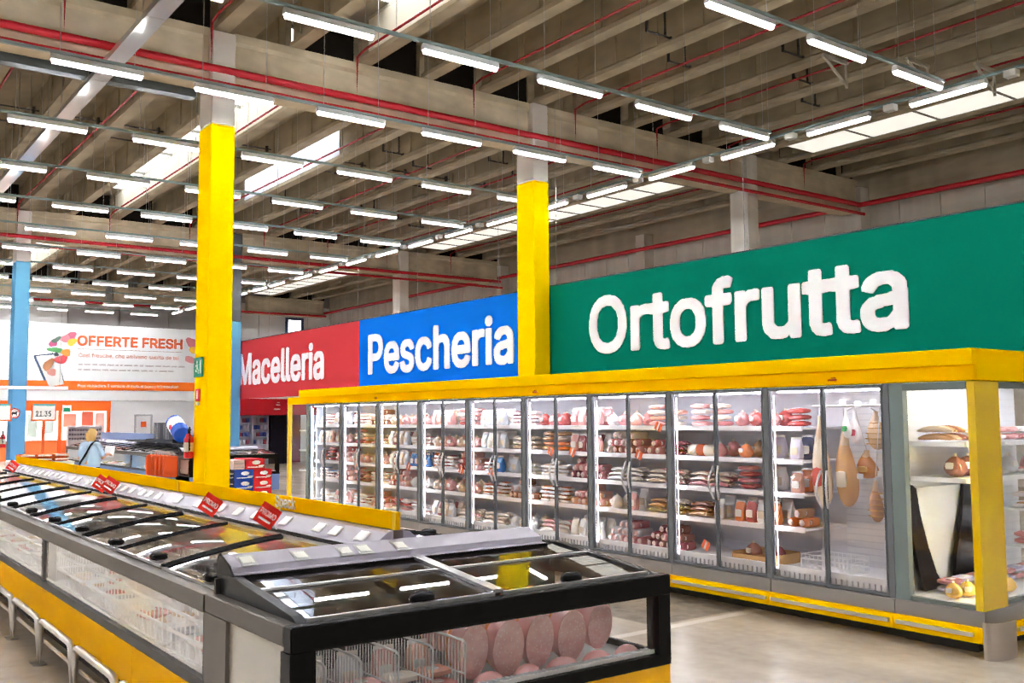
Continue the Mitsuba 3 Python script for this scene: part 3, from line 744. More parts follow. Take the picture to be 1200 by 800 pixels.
# door: five shelves of (kind, colours); doors counted from the right, the first holds the hanging hams
PLAN = {
    1: [('slab_pack', ['wine', 'red']), ('pouch', ['lilac', 'navy', 'lilac']), ('pouch', ['salmon', 'orange', 'pink']), ('salami', ['tan', 'orange']), None],
    2: [('ham_piece', ['pink', 'red', 'rose']), [('ham_piece', ['orange', 'tan']), ('pouch', ['white', 'lilac'])], [('slab_pack', ['red', 'rose']), ('pouch', ['silver', 'white'])], ('pouch', ['orange', 'white', 'red']), ('carton', ['tan'])],
    3: [('slab_pack', ['pink', 'rose', 'cream']), [('log', ['cream']), ('ham_piece', ['rose'])], ('stick', ['cream', 'beige', 'rose']), [('stick', ['tan', 'brown']), ('pouch', ['white', 'silver'])], None],
    4: [('slab_pack', ['pink', 'cream', 'salmon']), [('salami', ['rose', 'red']), ('stick', ['wine', 'cream'])], ('stick', ['cream', 'pink', 'beige']), ('stick', ['olive', 'tan', 'cream']), ('salami', ['wine', 'rose', 'brown'])],
    5: [('ham_piece', ['pink', 'rose', 'white']), ('salami', ['brown', 'rose', 'cream']), ('stick', ['cream', 'white']), [('ham_piece', ['cream']), ('pouch', ['pink', 'white'])], ('salami', ['white', 'pink', 'rose'])],
    6: [('pouch', ['pink', 'rose']), ('pouch', ['pink', 'white', 'wine']), ('salami', ['pink', 'rose', 'wine']), ('salami', ['salmon', 'pink']), ('pouch', ['white', 'cream'])],
    7: [('ham_piece', ['red', 'rose']), ('slab_pack', ['tan', 'orange', 'cream']), ('flat_pack', ['beige', 'cream']), ('flat_pack', ['orange', 'salmon', 'brown']), ('stick', ['pink', 'cream'])],
    8: [('flat_pack', ['pink', 'wine', 'cream']), ('slab_pack', ['cream', 'navy', 'beige']), [('pouch', ['silver', 'lilac']), ('flat_pack', ['navy', 'cream'])], ('salami', ['brown', 'white', 'brown']), ('ham_piece', ['white', 'beige'])],
    9: [('pouch', ['silver', 'white']), ('pouch', ['silver', 'white', 'cream']), [('flat_pack', ['red', 'orange']), ('pouch', ['blue', 'silver'])], ('flat_pack', ['brown', 'orange', 'cream']), ('stick', ['cream', 'white', 'beige'])],
    12: [('ham_piece', ['pink', 'brown']), ('flat_pack', ['pink', 'cream']), ('pouch', ['blue', 'orange', 'blue']), ('ham_piece', ['white', 'cream']), ('flat_pack', ['pink', 'white'])],
    17: [('flat_pack', ['red', 'pink']), ('pouch', ['salmon', 'cream']), ('slab_pack', ['red', 'brown']), ('flat_pack', ['wine', 'navy', 'blue']), ('flat_pack', ['cream', 'white'])],
}
for d in range(1, 2 * NM):
    ya = P0 + PW / 2 * d + .035
    yb = ya + PW / 2 - .07
    if d == 1:
        ya = P0 + PW * .77 + .02
    for s in range(5):
        z = SH[s] if s < 4 else .42
        e = PLAN[d][s] if d in PLAN else MIX[RP.randrange(len(MIX))]
        where = f'{SHN[s]}, {DOOR(d)}'
        if e is None:
            continue
        if isinstance(e, list):                                   # two kinds side by side; the first stands at the left (far) end
            mid = (ya + yb) / 2
            fill(*e[0], mid + .02, yb, z, where)
            fill(*e[1], ya, mid - .02, z, where)
        else:
            fill(*e, ya, yb, z, where)
for q, (kind, col, y) in enumerate((('ham_piece', 'brown', 6.2), ('ham_piece', 'wine', 5.92))):
    stock(kind, col, FX + .3, y, .43, f'lying in the cardboard tray, {DOOR(2)}')
stock('basket', 'white', FX + .3, 5.3, .42, 'under the hanging hams, first glass door from the right')
# promotional tags hanging at the shelf edges
tagg = group([('', look(bx(-.003, .003, -.045, .045, -.045, .045), 'paint', '#e2653a', 0)), ('stripe', look(MB().box(-.005, -.0032, -.01, .01, -.045, .045), 'paint', '#f6efe8', 0))])
for q, (y, z) in enumerate(((7.25, 1.69), (7.55, 1.39), (8.65, 1.39), (9.05, 1.39), (10.28, 1.09), (10.97, 1.09), (12.35, 1.09), (14.0, 1.09), (6.63, .53))):
    copy(tagg, 'promotion_tag', f'tilted orange tag with white stripe on a cabinet shelf edge, {ORD[q]} from the hams' if q < 8 else 'tilted orange tag with a white stripe on the bottom deck', 'tag', Mx(FX + .1, y, z, rx=28), 'promotion tags on the shelf edges')

# hanging hams behind the first door
def ham(label, x, y, z0, z1, r, col, shank='#d7b89a', squash=.75, lab=None, net=False):
    t = thing('ham', label, 'ham')
    h = z1 - z0

    def fn(p):
        p = p.copy()
        k = .5 - .5 * p[:, 2]
        p[:, :2] *= (.36 + .72 * k ** .8)[:, None]
        p[:, 1] += .12 * np.sin(2.2 * p[:, 2])
        return p
    part(t, 'meat', MB().sup((x, y, z0 + h * .42), (r * squash, r, h * .43), 1, 1, 18, 13, fn), 'film', col, smooth=60)
    part(t, 'shank', MB().tube([(x, y + r * .1, z0 + h * .72), (x, y + r * .02, z0 + h * .88), (x, y, z0 + h * .95)], [r * .36, r * .2, r * .22], 10), 'film', shank, smooth=50)
    part(t, 'hook', MB().cyl((x, y, z0 + h * .95), (FX + .28, y, 1.860), .005, 5), 'metal', STEEL)
    if lab:
        part(t, 'label', MB().sup((x - r * squash * .86, y, z0 + h * .32), (.012, r * .42, h * .1), .4, .4, 10, 5), 'paint', lab, smooth=30, label='printed label')
    if net:
        m = MB()
        for q in range(5):
            zz = z0 + h * (.14 + .13 * q)
            rr = r * (1.02, 1.1, 1.0, .82, .64)[q]
            m.tube([(x + rr * squash * math.cos(a), y + rr * math.sin(a) - .012, zz) for a in np.linspace(0, 2 * math.pi, 18)], .004, 4, caps=False)
        part(t, 'net', m, 'matte', '#b98b52', smooth=0)
    return t


hx = FX + .28
ham('large pale cured ham on the bone hanging at the door split, red marked', hx - .07, 5.34, .98, 1.83, .112, '#e6d2b8', lab='#b9483e')
ham('large orange brown cured ham hanging beside the pale one', hx + .02, 5.15, 1.0, 1.74, .125, '#cf9a63', lab='#e9d9c4')
ham('white and pink wrapped ham hanging under the rail', hx - .03, 5.015, 1.55, 1.845, .066, '#eadfe0', shank='#e4e0e4', lab='#b8455a')
ham('small white wrapped ham with green label hanging at the left of the rail', hx - .1, 5.05, 1.6, 1.845, .05, '#efece9', shank='#efece9', lab='#3f9a57')
ham('round netted ham hanging at the right of the rail', hx + .08, 4.88, 1.50, 1.845, .098, '#d8b48a', squash=.9, net=True)
ham('golden brown half ham hanging below the wrapped ones', hx + .17, 5.04, 1.24, 1.50, .115, '#b8743a', squash=.8, lab='#e8c07a')
ham('dark netted ham hanging low beside the grey frame post', hx - .1, 4.79, .90, 1.26, .075, '#a87a58', net=True)
for q, (y, z) in enumerate(((5.3, 1.88), (5.1, 1.91), (4.95, 1.89), (4.8, 1.9), (4.95, 1.27), (4.75, 1.3))):
    solo('ham_tag', f'small white tag hanging among the hams, {ORD[q]} of six', 'tag', bx(FX + .2, FX + .204, y - .03, y + .03, z - .02, z + .025), 'paint', '#f1f0f2', smooth=0, group='white tags by the hams')

# goods in the near corner refrigerator
wc = 'in the corner refrigerator'
for i in range(9):
    stock('stick', RP.choice(['tan', 'brown', 'beige']), FX + .2 + .06 * (i % 5), 4.25, 1.575 + .062 * (i // 5), f'top shelf {wc}', rz=RP.uniform(-2, 2), s=1.15)
for i in range(12):
    stock('slab_pack', RP.choice(['cream', 'pink', 'white', 'rose']), FX + .6 + .213 * (i % 6), 4.2, 1.578 + .058 * (i // 6), f'top shelf {wc}', rz=90 + RP.uniform(-2, 2))
for i in range(2):
    stock('ham_piece', 'brown', FX + .36 + .19 * i, 4.18, 1.295, f'second shelf {wc}', rz=40 * i, s=1.1)
for i in range(6):
    stock(('ham_piece', 'flat_pack')[i % 2], ['pink', 'cream', 'white', 'rose'][i % 4], FX + .78 + .185 * i, 4.15, 1.297, f'second shelf {wc}', rz=80)
for i in range(6):
    stock('flat_pack', ['tan', 'red', 'salmon', 'cream', 'brown'][i % 5], FX + 1.32 + .19 * (i % 3), 4.12, 1.002 + .09 * (i // 3), f'third shelf {wc}', rz=90)
for i in range(6):
    stock('slab_pack', ['rose', 'pink', 'red'][i % 3], FX + 1.34 + .215 * (i % 3), 4.12, .692 + .055 * (i // 3), f'fourth shelf {wc}', rz=90)
for i in range(14):
    stock('slab_pack', ['lilac', 'pink', 'cream', 'rose'][i % 4], FX + .36 + .215 * (i % 7), 4.27, .374 + .058 * (i // 7), 'floor of the corner refrigerator', rz=90)
PAL['mustard'] = '#d8a637'
for i in range(6):
    stock('ham_piece', 'mustard', FX + .11 + .15 * (i % 5), 4.10 - .03 * (i % 5), .372 + .001, 'floor of the corner refrigerator', rz=40 * i, s=.8) if i < 5 else None
for i in range(3):
    stock('flat_pack', ['beige', 'tan', 'cream'][i], FX + .3, 15.9 + .0 * i, (1.6, 1.25, .9)[i], 'on a shelf of the far end refrigerator', rz=90)
    stock('ham_piece', ['tan', 'olive', 'beige'][i], FX + .5, 15.95, (1.6, .9, .37)[i], 'in the far end refrigerator')

# ------------------------------------------------------------------ freezer islands
BLK, RAILC, LAV = '#060606', '#46423c', '#aaa6b5'


def _mort(p, n, uv):
    a, b, w = mikit.voronoi(p.x * 44 + 3 * p.y, p.z * 44)
    d = fbm(p.x * 30, p.y * 30, p.z * 30, 3)
    c = mix(lin('#e6a8a8').tolist(), lin('#f6d0cc').tolist(), d)
    return mix(c, lin('#f3dcd6').tolist(), (1 - smoothstep(.12, .3, a)) * dr.select(w > .5, .75, 0.0))


scene['mortadella_cut'] = two({'type': 'principled', 'base_color': mikit.proc(_mort), 'roughness': 0.22, 'specular': 0.6})


def lid_curve(u):                               # 0 at the outer rail, 1 at the ridge: (x offset from the rail side, height)
    return .07 + .72 * u, .962 + .055 * u + .062 * math.sin(u * math.pi / 2)


def island_row(name, x0, y0, n, L, label, mirror=False, color='#efab00', tags=True, gr=None):
    """One freezer unit, L long from y0, its outer glass at x0; mirror: opening to +x."""
    t = thing(name, label, 'freezer', gr)
    s = -1 if mirror else 1

    def B(mb, a, b, ya, yb, za, zb):
        xa, xb = sorted((x0 + s * a, x0 + s * b))
        return mb.box(xa, xb, ya, yb, za, zb)
    y1 = y0 + L - .006
    q = 3
    for i in range(q):
        part(t, 'base_panel', B(MB(), 0, .015, y0 + L * i / q, y0 + L * (i + 1) / q - .006, .235, .487), 'amber', color, smooth=0)
    part(t, 'plinth', B(MB(), .16, .9, y0 + .01, y1, 0, .235), 'paint', '#121212', smooth=0)
    part(t, 'lower_rail', B(MB(), -.012, .03, y0, y1, .488, .542), 'paint', '#2b2a29', smooth=0)
    part(t, 'top_rail', B(B(MB(), -.018, .05, y0, y1, .866, .952), .05, .085, y0, y1, .9, .952), 'paint', RAILC, smooth=0)
    part(t, 'post', B(MB(), -.006, .03, y0, y0 + .03, .542, .866), 'paint', '#3a3836', smooth=0)
    part(t, 'post', B(MB(), -.006, .03, y1 - .03, y1, .542, .866), 'paint', '#3a3836', smooth=0)
    xx = x0 + s * .006
    part(t, 'side_pane', MB().add([(xx, y0 + .03, .542), (xx, y1 - .03, .542), (xx, y1 - .03, .866), (xx, y0 + .03, .866)], [[0, 1, 2, 3]]), 'lid_pane', smooth=0)
    part(t, 'liner', B(B(B(B(MB(), .035, 1.06, y0 + .01, y1, .49, .51), 1.0, 1.03, y0 + .01, y1, .51, 1.05), .035, 1.0, y0 + .002, y0 + .012, .51, .86), .035, 1.0, y1 - .008, y1, .51, .86), 'paint', '#d9d8d6', smooth=0)
    part(t, 'inner_trim', B(B(MB(), .035, .05, y0 + .03, y1 - .03, .51, .535), .02, .03, y0 + .03, y1 - .03, .545, .56), 'paint', '#e7e6e4', smooth=0)
    # lids
    w = L / n
    U = np.linspace(0, 1, 9)
    for i in range(n):
        ya, yb = y0 + w * i + .012, y0 + w * (i + 1) - .012
        zz = .006 * (i % 2)
        P = [lid_curve(u) for u in U]
        k = numbered(f'{t}__lid')
        for yc in (ya, yb):
            part(k, 'bar', MB().tube([(x0 + s * a, yc, z + zz) for a, z in P], .013, 6), 'black', BLK, smooth=40)
        V = [(x0 + s * a, yc, z + zz) for a, z in P for yc in (ya, yb)]
        part(k, 'pane', MB().add(V, [[2 * j, 2 * j + 2, 2 * j + 3, 2 * j + 1] for j in range(len(P) - 1)]), 'lid_pane', smooth=80)
        part(k, 'front_edge', MB().box(*sorted((x0 + s * .062, x0 + s * .082)), ya, yb, .953 + zz, .968 + zz), 'metal', '#b9b9bb', smooth=0)
        part(k, 'handle', MB().sup((x0 + s * .13, (ya + yb) / 2 - .2, .985 + zz), (.05, .055, .022), .6, .7, 12, 6), 'black', BLK, smooth=50)
    # ridge with price rail
    pr = [(x0 + s * a, z) for a, z in ((.905, 1.085), (.918, 1.105), (1.0, 1.17), (1.04, 1.178), (1.04, 1.03), (.905, 1.03))]
    part(t, 'price_rail', MB().prism([(x, z) for x, z in pr], 1, y0 + .004, y1), 'paint', LAV, smooth=0)
    part(t, 'rail_gasket', B(MB(), .885, .9045, y0, y1, 1.06, 1.09), 'black', BLK, smooth=0)
    part(t, 'back_ledge', B(MB(), .80, .8845, y0, y1, 1.05, 1.072), 'gloss', '#8d8b87', smooth=0)
    if tags:
        RT = random.Random(int(y0 * 10))
        y = y0 + .2
        while y < y1 - .2:
            c = np.array([x0 + s * .951, y, 1.139])
            m = bx(-.036, .036, -.055, .055, -.004, .004).move(np.array([[math.cos(.67), 0, -s * math.sin(.67), 0], [0, 1, 0, 0], [s * math.sin(.67), 0, math.cos(.67), 0], [0, 0, 0, 1]]))
            m.v = [v + c for v in m.v]
            part(t, 'price_tag', m, 'paint', '#f0eff2', smooth=0)
            y += RT.choice((.22, .27, .33, .5))
    return t


IX, IY = 1.673, 4.75
for k in range(3):
    island_row('island_freezer', IX, IY + 3.75 * k, 4, 3.75, f'glass-lidded yellow freezer in the island, left side, {ORD[k]} unit from the front', gr='island freezers')
    island_row('island_freezer', 5.49 - IX, IY + 3.75 * k, 4, 3.75, f'glass-lidded yellow freezer in the island, right side, {ORD[k]} unit from the front', mirror=True, tags=k == 0, gr='island freezers')
    t = thing('header_board', f'long narrow yellow board along the middle of the freezer island, {ORD[k]} from the front', 'sign board', 'yellow boards on the island')
    part(t, 'board', bx(2.733, 2.757, IY + 3.75 * k + .01, IY + 3.75 * (k + 1) - .01, 1.18, 1.275), 'matte', '#f3b400', smooth=0)
    part(t, 'cap', bx(2.729, 2.761, IY + 3.75 * k + .01, IY + 3.75 * k + .05, 1.179, 1.277), 'paint', '#f6c500', smooth=0)
    if k == 0:
        text_on(t, 'lettering', 'Speck', '-x', (2.731, 6.42, 1.198), .33, .075, True, '#f7f0da', label='faint white lettering')
# dividers and packs seen through the lids
for k in range(3):
    for i in range(4):
        yc = IY + 3.75 * k + .9375 * (i + .5)
        lid = f'freezer island, under lid {ORD[4 * k + i]} from the front'
        for q in range(2):
            xb = IX + .26 + .37 * q
            stock('basket', 'white', xb, yc, .513, lid, s=[1.12, 1.75, 2.3])
            for r in range(3):
                for v in range(RP.choice((1, 2, 3)) if k < 2 else 1):
                    kind = ('slab_pack', 'flat_pack')[RP.randrange(2)]
                    col = RP.choice(['pink', 'cream', 'white', 'rose', 'silver', 'beige'])
                    stock(kind, col, xb, yc - .27 + .27 * r, .531 + .072 * v, lid, rz=RP.uniform(-14, 14), s=1.2)

# end freezer, across the near end of the island
HY, HX0, HX1 = 3.754, 1.66, 3.83
t = thing('end_freezer', 'black framed freezer with sloping glass lid across the near end of the island', 'freezer')
part(t, 'front_rail', MB().box(HX0, HX1, HY - .02, HY + .055, .85, .957, .006), 'black', BLK, smooth=0)
part(t, 'side_rail', bx(HX0, HX0 + .07, HY + .056, 4.745, .868, .957, .006), 'paint', RAILC, smooth=0)
part(t, 'side_rail', bx(HX1 - .07, HX1, HY + .056, 4.745, .868, .957, .006), 'paint', RAILC, smooth=0)
part(t, 'corner_post', bx(HX0, HX0 + .115, HY - .012, HY + .08, .485, .849), 'black', BLK, smooth=0)
part(t, 'corner_post', bx(HX1 - .085, HX1, HY - .012, HY + .08, .485, .849), 'black', BLK, smooth=0)
part(t, 'back_post', bx(HX0 + .002, HX0 + .07, 4.46, 4.745, .485, .867), 'paint', '#4f4a44', smooth=0)
part(t, 'lower_rail', MB().box(HX0 + .116, HX1 - .086, HY - .012, HY + .03, .485, .545).box(HX0 + .005, HX0 + .03, HY + .081, 4.459, .485, .545).box(HX1 - .03, HX1 - .005, HY + .081, 4.74, .485, .545), 'black', BLK, smooth=0)
part(t, 'base_panel', bx(HX0, HX1, HY - .004, HY + .015, .1, .484), 'amber', '#efab00', smooth=0, label='yellow base panel')
part(t, 'base_panel', bx(HX0, HX0 + .015, HY + .016, 4.744, .235, .484), 'amber', '#efab00', smooth=0, label='yellow base panel')
part(t, 'base_panel', bx(HX1 - .015, HX1, HY + .016, 4.744, .235, .484), 'amber', '#efab00', smooth=0, label='yellow base panel')
part(t, 'plinth', bx(HX0 + .16, HX1 - .16, HY + .1, 4.74, 0, .235), 'paint', '#121212', smooth=0)
part(t, 'front_pane', MB().add([(HX0 + .115, HY + .01, .545), (HX1 - .085, HY + .01, .545), (HX1 - .085, HY + .01, .85), (HX0 + .115, HY + .01, .85)], [[0, 1, 2, 3]]), 'pane', smooth=0)
part(t, 'side_panel', MB().add([(HX0 + .02, HY + .08, .545), (HX0 + .02, 4.46, .545), (HX0 + .02, 4.46, .868), (HX0 + .02, HY + .08, .868)], [[0, 1, 2, 3]]), 'gloss', '#b9b3a6', smooth=0, label='pale side panel')
part(t, 'side_pane', MB().add([(HX1 - .02, HY + .08, .545), (HX1 - .02, 4.74, .545), (HX1 - .02, 4.74, .868), (HX1 - .02, HY + .08, .868)], [[0, 1, 2, 3]]), 'pane', smooth=0)
part(t, 'liner', MB().box(HX0 + .03, HX1 - .03, HY + .03, 4.70, .49, .512), 'paint', '#8d8b88', smooth=0)
part(t, 'back_liner', bx(HX0 + .03, HX1 - .03, 4.68, 4.70, .512, 1.03), 'black', '#2c2b2a', smooth=0)
part(t, 'front_ledge', MB().box(HX0 + .12, HX1 - .09, HY + .032, HY + .07, .512, .56).box(HX0 + .12, HX1 - .09, HY + .02, HY + .03, .546, .566), 'paint', '#e6e6e6', smooth=0, label='white inner ledge')
m = MB()
for i in range(70):
    x = HX0 + .14 + i * (HX1 - HX0 - .26) / 69
    m.box(x, x + .012, HY + .0205, HY + .072, .5605, .568)
part(t, 'ledge_slots', m, 'paint', '#b9bcc0', smooth=0)
zl = lambda y: .968 + (y - 3.82) * (1.045 - .968) / (4.56 - 3.82)
for a, b in ((HX0 + .10, 2.72), (2.77, HX1 - .10)):
    k = part(t, 'lid', MB().add([(a, 3.815, zl(3.815)), (b, 3.815, zl(3.815)), (b, 4.56, zl(4.56)), (a, 4.56, zl(4.56))], [[0, 1, 2, 3]]), 'lid_pane', smooth=0, label='sloping glass lid')
    cx = a + (.60 if a < 2 else .48)
    part(k, 'handle', MB().sup((cx, 3.87, zl(3.87) + .006), (.065, .04, .03), .8, .9, 16, 9), 'black', BLK, smooth=50, label='black half-round handle')
    part(k, 'front_edge', bx(a, b, 3.80, 3.822, .957, zl(3.81) + .006), 'metal', '#b6b6b8', smooth=0)


def slope_bar(x0, x1, ya, yb, h):
    return MB().prism([(ya, zl(ya) + .002), (yb, zl(yb) + .002), (yb, zl(yb) + h), (ya, zl(ya) + h)], 0, x0, x1)


part(t, 'lid_bar', slope_bar(2.715, 2.775, 3.81, 4.56, .018), 'metal', '#8e8e90', smooth=0)
part(t, 'cross_bar', slope_bar(HX0 + .10, HX1 - .10, 4.28, 4.30, .012), 'metal', '#a9a9ab', smooth=0)
for x in (HX0 + .055, HX1 - .115):
    part(t, 'cheek', MB().prism([(3.80, .958), (4.72, .958), (4.72, 1.05), (4.56, zl(4.56) + .012), (3.86, zl(3.86) + .008)], 0, x, x + .05), 'black', '#191918', smooth=0, label='black wedge-shaped side cheek')
part(t, 'price_rail', MB().prism([(4.55, 1.046), (4.57, 1.038), (4.742, 1.038), (4.742, 1.118), (4.72, 1.138), (4.60, 1.092), (4.59, 1.062), (4.55, 1.058)], 0, HX0 + .07, HX1 - .2), 'paint', LAV, smooth=0, label='pale lavender price rail')
part(t, 'rail_gasket', bx(HX0 + .07, HX1 - .2, 4.535, 4.549, 1.044, 1.056), 'black', BLK, smooth=0)
part(t, 'rail_end', MB().prism([(4.54, 1.035), (4.744, 1.035), (4.744, 1.12), (4.72, 1.145), (4.59, 1.1), (4.54, 1.06)], 0, HX0 + .058, HX0 + .069), 'black', BLK, smooth=0)
for x in (1.83, 2.11, 2.36, 2.47, 2.69):
    k = part(t, 'price_tag', MB().prism([(4.595, 1.086), (4.59, 1.094), (4.69, 1.132), (4.695, 1.124)], 0, x - .04, x + .04), 'paint', '#b9b9ba', smooth=0)
    part(k, 'display', MB().prism([(4.612, 1.1035), (4.610, 1.1045), (4.668, 1.1265), (4.670, 1.1255)], 0, x - .03, x + .03), 'paint', '#e9eae4', smooth=0)

# what lies in the end freezer
RM = random.Random(5)


def mortadella(x, y, z, rx, rz, L, label, tilt=0.0, lying=False):
    k = thing('mortadella', label, 'mortadella')
    g = MB().sup((0, 0, 0), (1, 1, 1), 1, 1, 24, 13, lambda p: np.stack([p[:, 0] * rx, np.where(p[:, 1] < 0, 0, p[:, 1]) * L, p[:, 2] * rz], 1))
    cut = MB().add(np.vstack([[(0, -.002, 0)], [(rx * .97 * math.cos(a), -.002, rz * .97 * math.sin(a)) for a in np.linspace(0, 2 * math.pi, 28, endpoint=False)]]), [[0, 1 + (j + 1) % 28, 1 + j] for j in range(28)])
    M = Mx(x, y, z, rz=tilt, rx=90 if lying else 6)
    Mn = np.array(M.matrix)
    part(k, 'casing', g.move(Mn), 'film', '#dc9c9a', smooth=60)
    part(k, 'cut_face', cut.move(Mn), 'mortadella_cut', smooth=0)
    if lying:
        return k
    b = MB().tube([(rx * .72 * math.cos(a), L * .62 + .0, rz * .80 * math.sin(a)) for a in np.linspace(0, 2 * math.pi, 20)], .012, 5, caps=False)
    part(k, 'label_band', b.move(Mn), 'paint', '#e08a45', smooth=40)
    return k


for q, (x, z, rx, rz, y, tl) in enumerate(((2.712, .672, .092, .14, 3.97, 4), (2.908, .662, .094, .142, 3.95, -3), (3.112, .668, .095, .138, 3.96, 2), (3.325, .662, .096, .138, 3.96, -2), (3.54, .685, .095, .128, 3.98, 4))):
    mortadella(x, y, z, rx, rz, .2, f'large halved pink mortadella with cut face forward, front row, {ORD[q]} from the left', tl)
for q, (x, y) in enumerate(((2.76, 4.3), (3.0, 4.33), (3.25, 4.3), (3.47, 4.36))):
    mortadella(x, y, .72, .1, .12, .2, f'halved mortadella standing in the back row of the end freezer, {ORD[q]} of four', RM.uniform(-15, 15))
for q, x in enumerate((2.74, 2.97, 3.2, 3.43, 3.64)):
    mortadella(x, 3.886, .518, .095, .056, .07, f'flat cut mortadella lying at the foot of the front row, {ORD[q]} from the left', RM.uniform(-15, 15), lying=True)
for q, x in enumerate((1.9, 2.07, 2.26, 2.44, 2.62)):
    m = MB()
    x += -.02
    for i in range(19):
        y = 3.88 + .5 * i / 18
        m.box(x - .0022, x + .0022, y - .0022, y + .0022, .513, .74)
    m.tube([(x, 3.875, .513), (x, 3.875, .74), (x, 3.9, .752), (x, 4.38, .752), (x, 4.39, .74), (x, 4.39, .513)], .006, 6)
    m.tube([(x, 3.875, .6), (x, 4.39, .6)], .004, 5)
    solo('wire_divider', f'white wire divider standing in the end freezer, {ORD[q]} from the left', 'divider', m, 'paint', '#eeeef0', smooth=0, group='wire dividers in the end freezer')
for q, x in enumerate((1.97, 2.15, 2.34, 2.53)):
    stock('slab_pack', ('pink', 'rose', 'salmon', 'pink')[q], x, 4.0, .516, 'between wire dividers in the end freezer', rz=90, ry=0, s=.85)
    stock('slab_pack', ('cream', 'pink', 'cream', 'salmon')[q], x, 4.05, .566, 'on top between wire dividers in the end freezer', rz=90, s=.85)
    stock('pouch', ('white', 'silver', 'pink', 'salmon')[q], x, 4.2, .516, 'between wire dividers in the end freezer', rz=80, s=.9)

# crash loops along the island's left side
lp = MB().tube([(0, 0, 0), (0, 0, .26), (0, .012, .298), (0, .045, .318), (0, .08, .325), (0, .90, .325), (0, .935, .318), (0, .958, .298), (0, .97, .26), (0, .97, 0)], .024, 10)
br = MB().tube([(.03, .02, .17), (.03, .95, .17)], .014, 8)
LOOP = group([('tube', look(lp, 'metal', '#d6d3d0', 50)), ('lower_bar', look(br, 'metal', '#cfccc8', 40)), ('foot', look(MB().cyl((0, 0, 0), (0, 0, .012), .05, 12), 'metal', '#9c9994', 30)), ('foot_001', look(MB().cyl((0, .97, 0), (0, .97, .012), .05, 12), 'metal', '#9c9994', 30))])
for k in range(-1, 8):
    copy(LOOP, 'guard_loop', f'low brushed steel crash loop on the floor along the yellow freezers, {ORD[k + 1]} from the front', 'guard rail', Mx(1.565, 5.93 + 1.07 * k, 0), 'steel crash loops')

# red promotion signs on the price rail
for q, (y, nm) in enumerate(((5.98, 'nearest'), (7.03, 'second'), (9.78, 'third'), (10.1, 'fourth'), (14.8, 'farthest'))):
    t = thing('promotion_sign', f'square red PROMO sign tilted on the island price rail, {nm} to the viewer', 'sign', 'red promotion signs')
    c = np.array([2.49, y, 1.182])
    a = -.55
    Rm = np.array(mi.ScalarTransform4f().rotate([0, 0, 1], 52).rotate([0, 1, 0], 12).rotate([1, 0, 0], math.degrees(-a)).matrix)[:3, :3]
    m = bx(-.004, .004, -.068, .068, -.068, .068)
    m.v = [v @ Rm.T + c for v in m.v]
    part(t, 'board', m, 'paint', '#dd2418', smooth=0)
    txt = meshkit.text_mesh('PROMO', .034, .002, True)
    v = np.array(txt.vertices)
    v[:, 0] -= (v[:, 0].min() + v[:, 0].max()) / 2
    v[:, 0] *= .115 / (v[:, 0].max() - v[:, 0].min())
    w = np.stack([-.005 - v[:, 2], -v[:, 0], v[:, 1] - .005], 1) @ Rm.T + c
    part(t, 'lettering', MB().add(w, txt.faces), 'paint', '#ffffff', smooth=0)
    m = bx(-.006, -.004, -.045, .045, -.04, -.026)
    m.v = [v @ Rm.T + c for v in m.v]
    part(t, 'underline', m, 'paint', '#ffffff', smooth=0)
    part(t, 'clip', MB().cyl((2.555, y, 1.09), (2.51, y, 1.16), .004, 6), 'metal', '#d0d0d0')

# ------------------------------------------------------------------ department banners over the cabinets
BX = 12.65


def banner(label, color, ya, yb, word, wl, wr, zb, cap, name):
    t = thing('banner', label, 'banner')
    part(t, 'cloth', bx(BX, BX + .04, ya + .004, yb - .004, 2.50, 4.51), 'matte', color, smooth=0)
    part(t, 'top_edge', bx(BX - .012, BX + .05, ya + .004, yb - .004, 4.511, 4.53), 'paint', '#1d2b2a', smooth=0)
    text_on(t, 'lettering', word, '-x', (BX - .002, wl - .02, zb + .02), wl - wr - .04, cap - .04, True, '#f6f4f8', 'matte', depth=.02, label='large white lettering', fat=.015)
    return t


banner('green banner reading Ortofrutta, right end of the row', '#045846', 4.9, 16.05, 'Ortofrutta', 14.407, 7.574, 3.045, 1.06, 'Ortofrutta')
banner('blue banner reading Pescheria, between the red and green ones', '#0f62cc', 16.05, 24.09, 'Pescheria', 23.539, 16.90, 3.005, 1.04, 'Pescheria')
banner('red banner reading Macelleria, left end of the row', '#b4383b', 24.09, 33.9, 'Macelleria', 33.0, 26.271, 3.0, 1.04, 'Macelleria')
for q, y in enumerate((5.1, 10.5, 15.45, 17.5, 21.0, 24.2, 27.5, 30.5, 33.6)):
    solo('hanging_wire', f'thin steel wire holding the banners up, {ORD[q]} from the right', 'wire', MB().cyl((BX + .02, y, 4.53), (BX + .02, y, JZ + .6), .006, 5), 'metal', '#9a9a98', group='banner wires')

